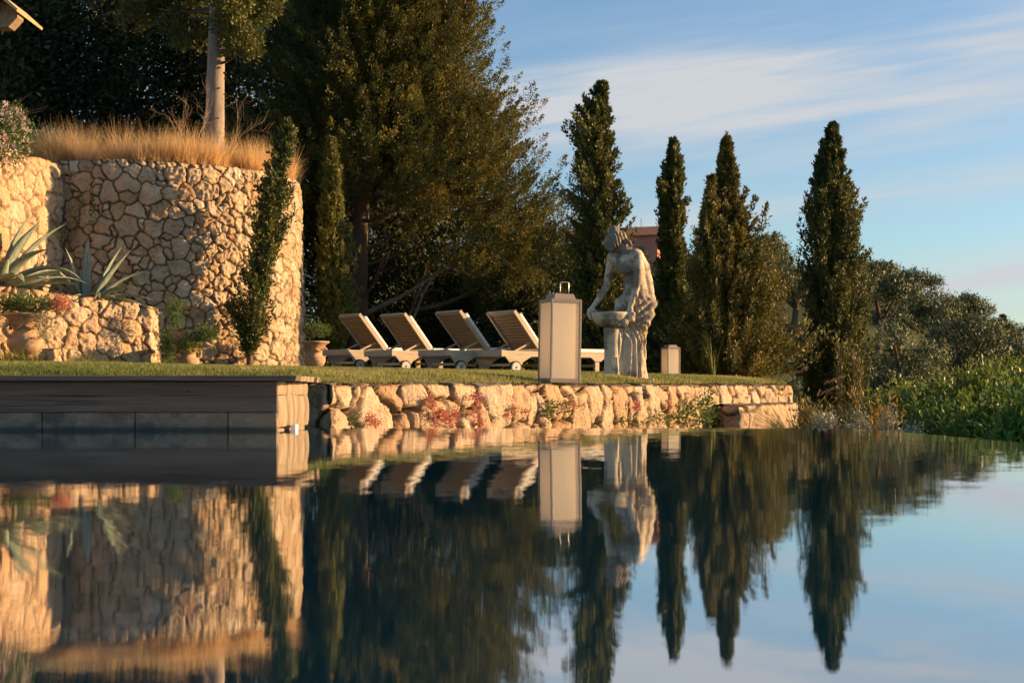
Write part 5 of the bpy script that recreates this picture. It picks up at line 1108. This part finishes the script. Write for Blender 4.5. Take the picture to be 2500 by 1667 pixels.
# red stonecrop and green sprigs growing out of the retaining wall
SG = 'red stonecrop clumps on the retaining wall'
def on_wall(px, py, lift=.07):
    p, n = wall_hit(px); p = p+n*lift; return np.array([p[0], p[1], CH-(py-H0)/F*p[1]]), np.array([n[0], n[1], 0])
def wall_clump(name, label, cat, pts, matn, nl, L, Wd, s, group=None):
    b0, n_ = on_wall(*pts[0][:2]); e = empty(name, tuple(b0), 0, label, cat, group); mb = MB(); st_ = MB()
    for (x, y, r) in pts:
        c, n_ = on_wall(x, y); rr = r*c[1]/F; k = max(3, int(r*.7)); t = np.cross(n_, [0, 0, 1.])
        off = rng.normal(0, .5, (k, 1))*rr*t*1.9+rng.normal(0, .5, (k, 1))*rr*np.array([0, 0, 1.])+np.abs(rng.normal(0, .02, (k, 1)))*n_
        leaf_cloud(mb, c+off-b0, np.tile(n_+[0, 0, .5], (k, 1)), nl, s, L, Wd, .8)
        for q in off[:4]: st_.tube([c-b0-n_*.02, c-b0+q*.5+n_*.01, c-b0+q], [.004, .003, .002], 4, cap=False)
    mb.build('foliage', matn, e, tint=True); st_.build('stems', 'twig', e); return e
for lab, pts in [('small red stonecrop low on the wall nearest the deck', [(876, 1026, 14), (890, 1032, 8)]),
                 ('red stonecrop streaming down the wall left of its widest patch', [(1022, 975, 12), (1030, 995, 12), (1045, 1008, 10)]),
                 ('widest red stonecrop patch at the waterline of the wall', [(1065, 1028, 22), (1085, 1015, 18), (1052, 1018, 14)]),
                 ('tall red stonecrop column on the wall', [(1136, 965, 11), (1138, 985, 14), (1134, 1010, 15), (1146, 1035, 12)]),
                 ('little red stonecrop dots right of the tall red column', [(1236, 998, 8), (1212, 1014, 6), (1256, 1006, 5)]),
                 ('small red stonecrop under the large lantern', [(1372, 986, 9), (1388, 990, 5)]),
                 ('red stonecrop under the statue', [(1530, 995, 9), (1536, 985, 6)]),
                 ('small red stonecrop right of the statue', [(1612, 978, 7)])]:
    wall_clump('stonecrop', lab, 'plant', pts, 'sedum_red', 20, .016, .010, .016, SG)
for lab, pts in [('upright green sprig growing from the wall left of the large lantern', [(1318, 1000, 10), (1312, 1015, 12), (1326, 985, 7)]), ('tiny green weeds at the left end of the wall', [(768, 950, 4), (833, 1018, 5), (832, 1035, 5), (770, 963, 4)]), ('small green weed beside the large lantern foot', [(1362, 985, 5), (1365, 1005, 5)]),
                 ('leafy creeper along the waterline below the statue', [(1500, 1028, 10), (1530, 1032, 11), (1565, 1030, 14), (1590, 1022, 13), (1610, 1035, 10)])]:
    wall_clump('wall_weed', lab, 'plant', pts, 'plant_green', 9, .04, .013, .022, 'green weeds growing from the retaining wall')
e = wall_clump('broadleaf_creeper', 'large leaved creeper twining up the wall left of the stone step', 'plant', [(1640, 1015, 14), (1665, 1000, 14), (1690, 985, 12), (1712, 975, 10), (1722, 1005, 12), (1700, 1025, 16), (1735, 1025, 10), (1670, 1030, 14)], 'plant_green', 7, .06, .026, .04, None)

# hedge and shrubs beyond the pool's right side
HB = 'green hedge shrubs beyond the right side of the pool'
def hedge(px, ytop, d, wpx, label, seed, matn='hedge_green', n=260, nl=48, L=.055, Wd=.021, shoots=8, zb=-.75, depth=None):
    rg = np.random.default_rng(seed); w = wpx*d/F; zt_ = P(0, ytop, d)[2]; hh = zt_-zb; loc = P(px, 0, d); e = empty('hedge_shrub', (loc[0], d, zb), 0, label, 'shrub', HB)
    u_ = nrm_(rg.normal(size=(n, 3))); dp = depth or w; c = u_*(rg.uniform(.4, 1, (n, 1))**.4)*(1+.22*vnoise(u_*2.6+seed*3, seed))[:, None]*np.array([w, dp, hh*.52])+np.array([0, 0, hh*.48]); c[:, 2] = np.clip(c[:, 2], .02, None)
    mb = MB(); leaf_cloud(mb, c, u_+np.array([0, 0, .5]), nl, .085, L, Wd, .7, np.clip(.45+.4*vnoise(c*2+seed, 3)+rg.normal(0, .2, n), 0, 1))
    sm = MB()
    for k in range(shoots):
        a = rg.uniform(0, 2*PI); b = np.array([math.cos(a)*w*.75*rg.random(), math.sin(a)*dp*.6, hh*.86]); l = rg.uniform(.14, .34); tip = b+np.array([rg.normal(0, .06), rg.normal(0, .04), l]); pts = np.linspace(b, tip, 12); sm.tube(pts, np.linspace(.005, .002, 12), 4)
        mb.kites(np.repeat(pts, 4, 0), np.repeat(nrm_(tip-b)[None]*.9, 48, 0)+rg.normal(0, .7, (48, 3)), L*.95, Wd, tint=rg.uniform(.3, 1, 48))
    mb.build('foliage', matn, e, tint=True)
    for k in range(6):
        a = rg.uniform(0, 2*PI); sm.tube([(math.cos(a)*w*.1, math.sin(a)*.1, 0), (math.cos(a)*w*.4, math.sin(a)*dp*.4, hh*.45), (math.cos(a)*w*.6, math.sin(a)*dp*.5, hh*.8)], [.02, .014, .006], 6)
    sm.build('stems', 'bark_brown', e, smooth=True)
for k, a in enumerate([(2480, 905, 14.0, 120, 'tallest hedge shrub with upright shoots at the right edge'), (2400, 915, 13.2, 90, 'hedge shrub with glossy leaves, left neighbour of the tallest one'), (2310, 940, 14.5, 95, 'hedge shrub in the middle of the hedge behind the pool edge'),
                       (2225, 955, 15.5, 85, 'sloping hedge shrub near the left end of the hedge'), (2155, 985, 16.5, 60, 'lowest hedge shrub right behind the silver shrub'), (2560, 925, 12.0, 120, 'hedge shrub cut by the right edge of the photo'), (2440, 1000, 9.6, 95, 'nearest hedge shrub with reddish tips at the pool corner'), (2540, 985, 9.0, 95, 'near hedge shrub at the lower right edge by the water'), (2340, 1015, 11.0, 80, 'dark shaded hedge shrub just above the pool edge'), (2250, 1020, 12.2, 70, 'dark shaded hedge shrub behind the silver shrub tip')]):
    hedge(a[0], a[1]+12, a[2], a[3], a[4], 500+k, n=380 if k not in (0, 5) else 480, shoots=12 if k in (0, 1, 2, 5) else 5)
for k, (x, yt, d, w, lab) in enumerate([(2010, 1024, 9.9, 45, 'silver leaved shrub at the far pool edge, left mound'), (2090, 1019, 9.8, 50, 'silver leaved shrub at the far pool edge, middle mound'), (2170, 1026, 9.3, 50, 'silver leaved shrub at the pool corner, right mound'), (2225, 1044, 8.9, 35, 'small silver leaved shrub tapering along the pool corner')]):
    zt_ = P(0, yt, d)[2]; q = P(x, 0, d); shrub('silver_shrub', lab, 'shrub', (q[0], d, -.55), (w*d/F*1.2, .25, zt_+.55), 620, 26, .024, .009, 'silver_green', s0=.022, seed=80+k, group='silver shrubs at the pool corner', up=.9)
for k, (x, yt, d, w, mt, lab) in enumerate([(1975, 1000, 13.5, 40, 'yellow_green', 'yellow green shrub below the fountain grass at the wall end'), (2030, 992, 14.0, 45, 'yellow_green', 'yellow green shrub with orange leaves at the foot of the lone cypress'), (2130, 1000, 13.0, 40, 'plant_green', 'green shrub at the right foot of the lone cypress'), (2155, 985, 10.2, 12, 'yellow_green', 'slim yellow shoot standing above the silver shrub')]):
    zt_ = P(0, yt, d)[2]; q = P(x, 0, d); shrub('garden_shrub', lab, 'shrub', (q[0], d, -.8), (w*d/F, .3, zt_+.8), 150, 20, .05, .019, mt, s0=.06, seed=90+k, up=.7)
q = P(1952, 1010, 15.5); e = empty('fountain_grass', (q[0], 15.5, -.5), 0, 'arching fountain grass with pinkish plumes at the right end of the wall', 'grass')
mb = MB(); n = 420; a = rng.uniform(0, 2*PI, n); d = np.c_[np.cos(a)*.55, np.sin(a)*.55, np.ones(n)]+rng.normal(0, .14, (n, 3)); mb.ribbons(np.c_[np.cos(a)*.06, np.sin(a)*.06, np.zeros(n)], d, rng.uniform(.5, 1.0, n), .008, rng.uniform(.1, .7, n), 6); mb.build('blades', 'tall_grass', e, tint=True)
for (dx, dz, l) in [(.35, .82, .2), (.28, .70, .16), (-.05, .9, .15)]:
    mb = MB(); pts = np.linspace(np.array([dx-.1, -.05, dz-.06]), np.array([dx+.12, -.05, dz+.02]), 16); leaf_cloud(mb, pts, np.tile([1., 0, .2], (16, 1)), 8, .006, .022, .003, .4); mb.build('plume', 'plume_pink', e, tint=True)
# ochre dead shoots at the base of the lone cypress
e = empty('dry_shoots', tuple(P(2085, 1000, 30)), 0, 'rusty brown dry shoots at the right foot of the lone cypress', 'shrub'); b0 = P(2085, 1000, 30); mb = MB(); lf = MB()
for k in range(26):
    x = rng.uniform(2045, 2105); p0 = P(x, 1040, 30)-b0; p1 = P(x+rng.uniform(-8, 8), rng.uniform(840, 960), 30+rng.uniform(-.6, -.1))-b0; pts = np.linspace(p0, p1, 10)+rng.normal(0, .015, (10, 3)); mb.tube(pts, np.linspace(.016, .004, 10), 5)
    leaf_cloud(lf, pts[3:], np.tile([0, 0, 1.], (7, 1)), 9, .06, .10, .02, .4)
mb.build('stems', 'twig', e); lf.build('foliage', 'golden_green', e, tint=True)
tuft('grass_tuft', 'tall thin grass stem in front of the golden conifer', 'grass', (P(1742, 930, 20.5)[0], 20.5, .38), 9, .75, .03, .012, 'tall_grass', .3, TG, lean=.1)
tuft('grass_tuft', 'green grass hanging over the far end of the retaining wall', 'grass', (3.72, 20.2, .22), 120, .35, .12, .008, 'tall_grass', .9, TG, lean=.5)
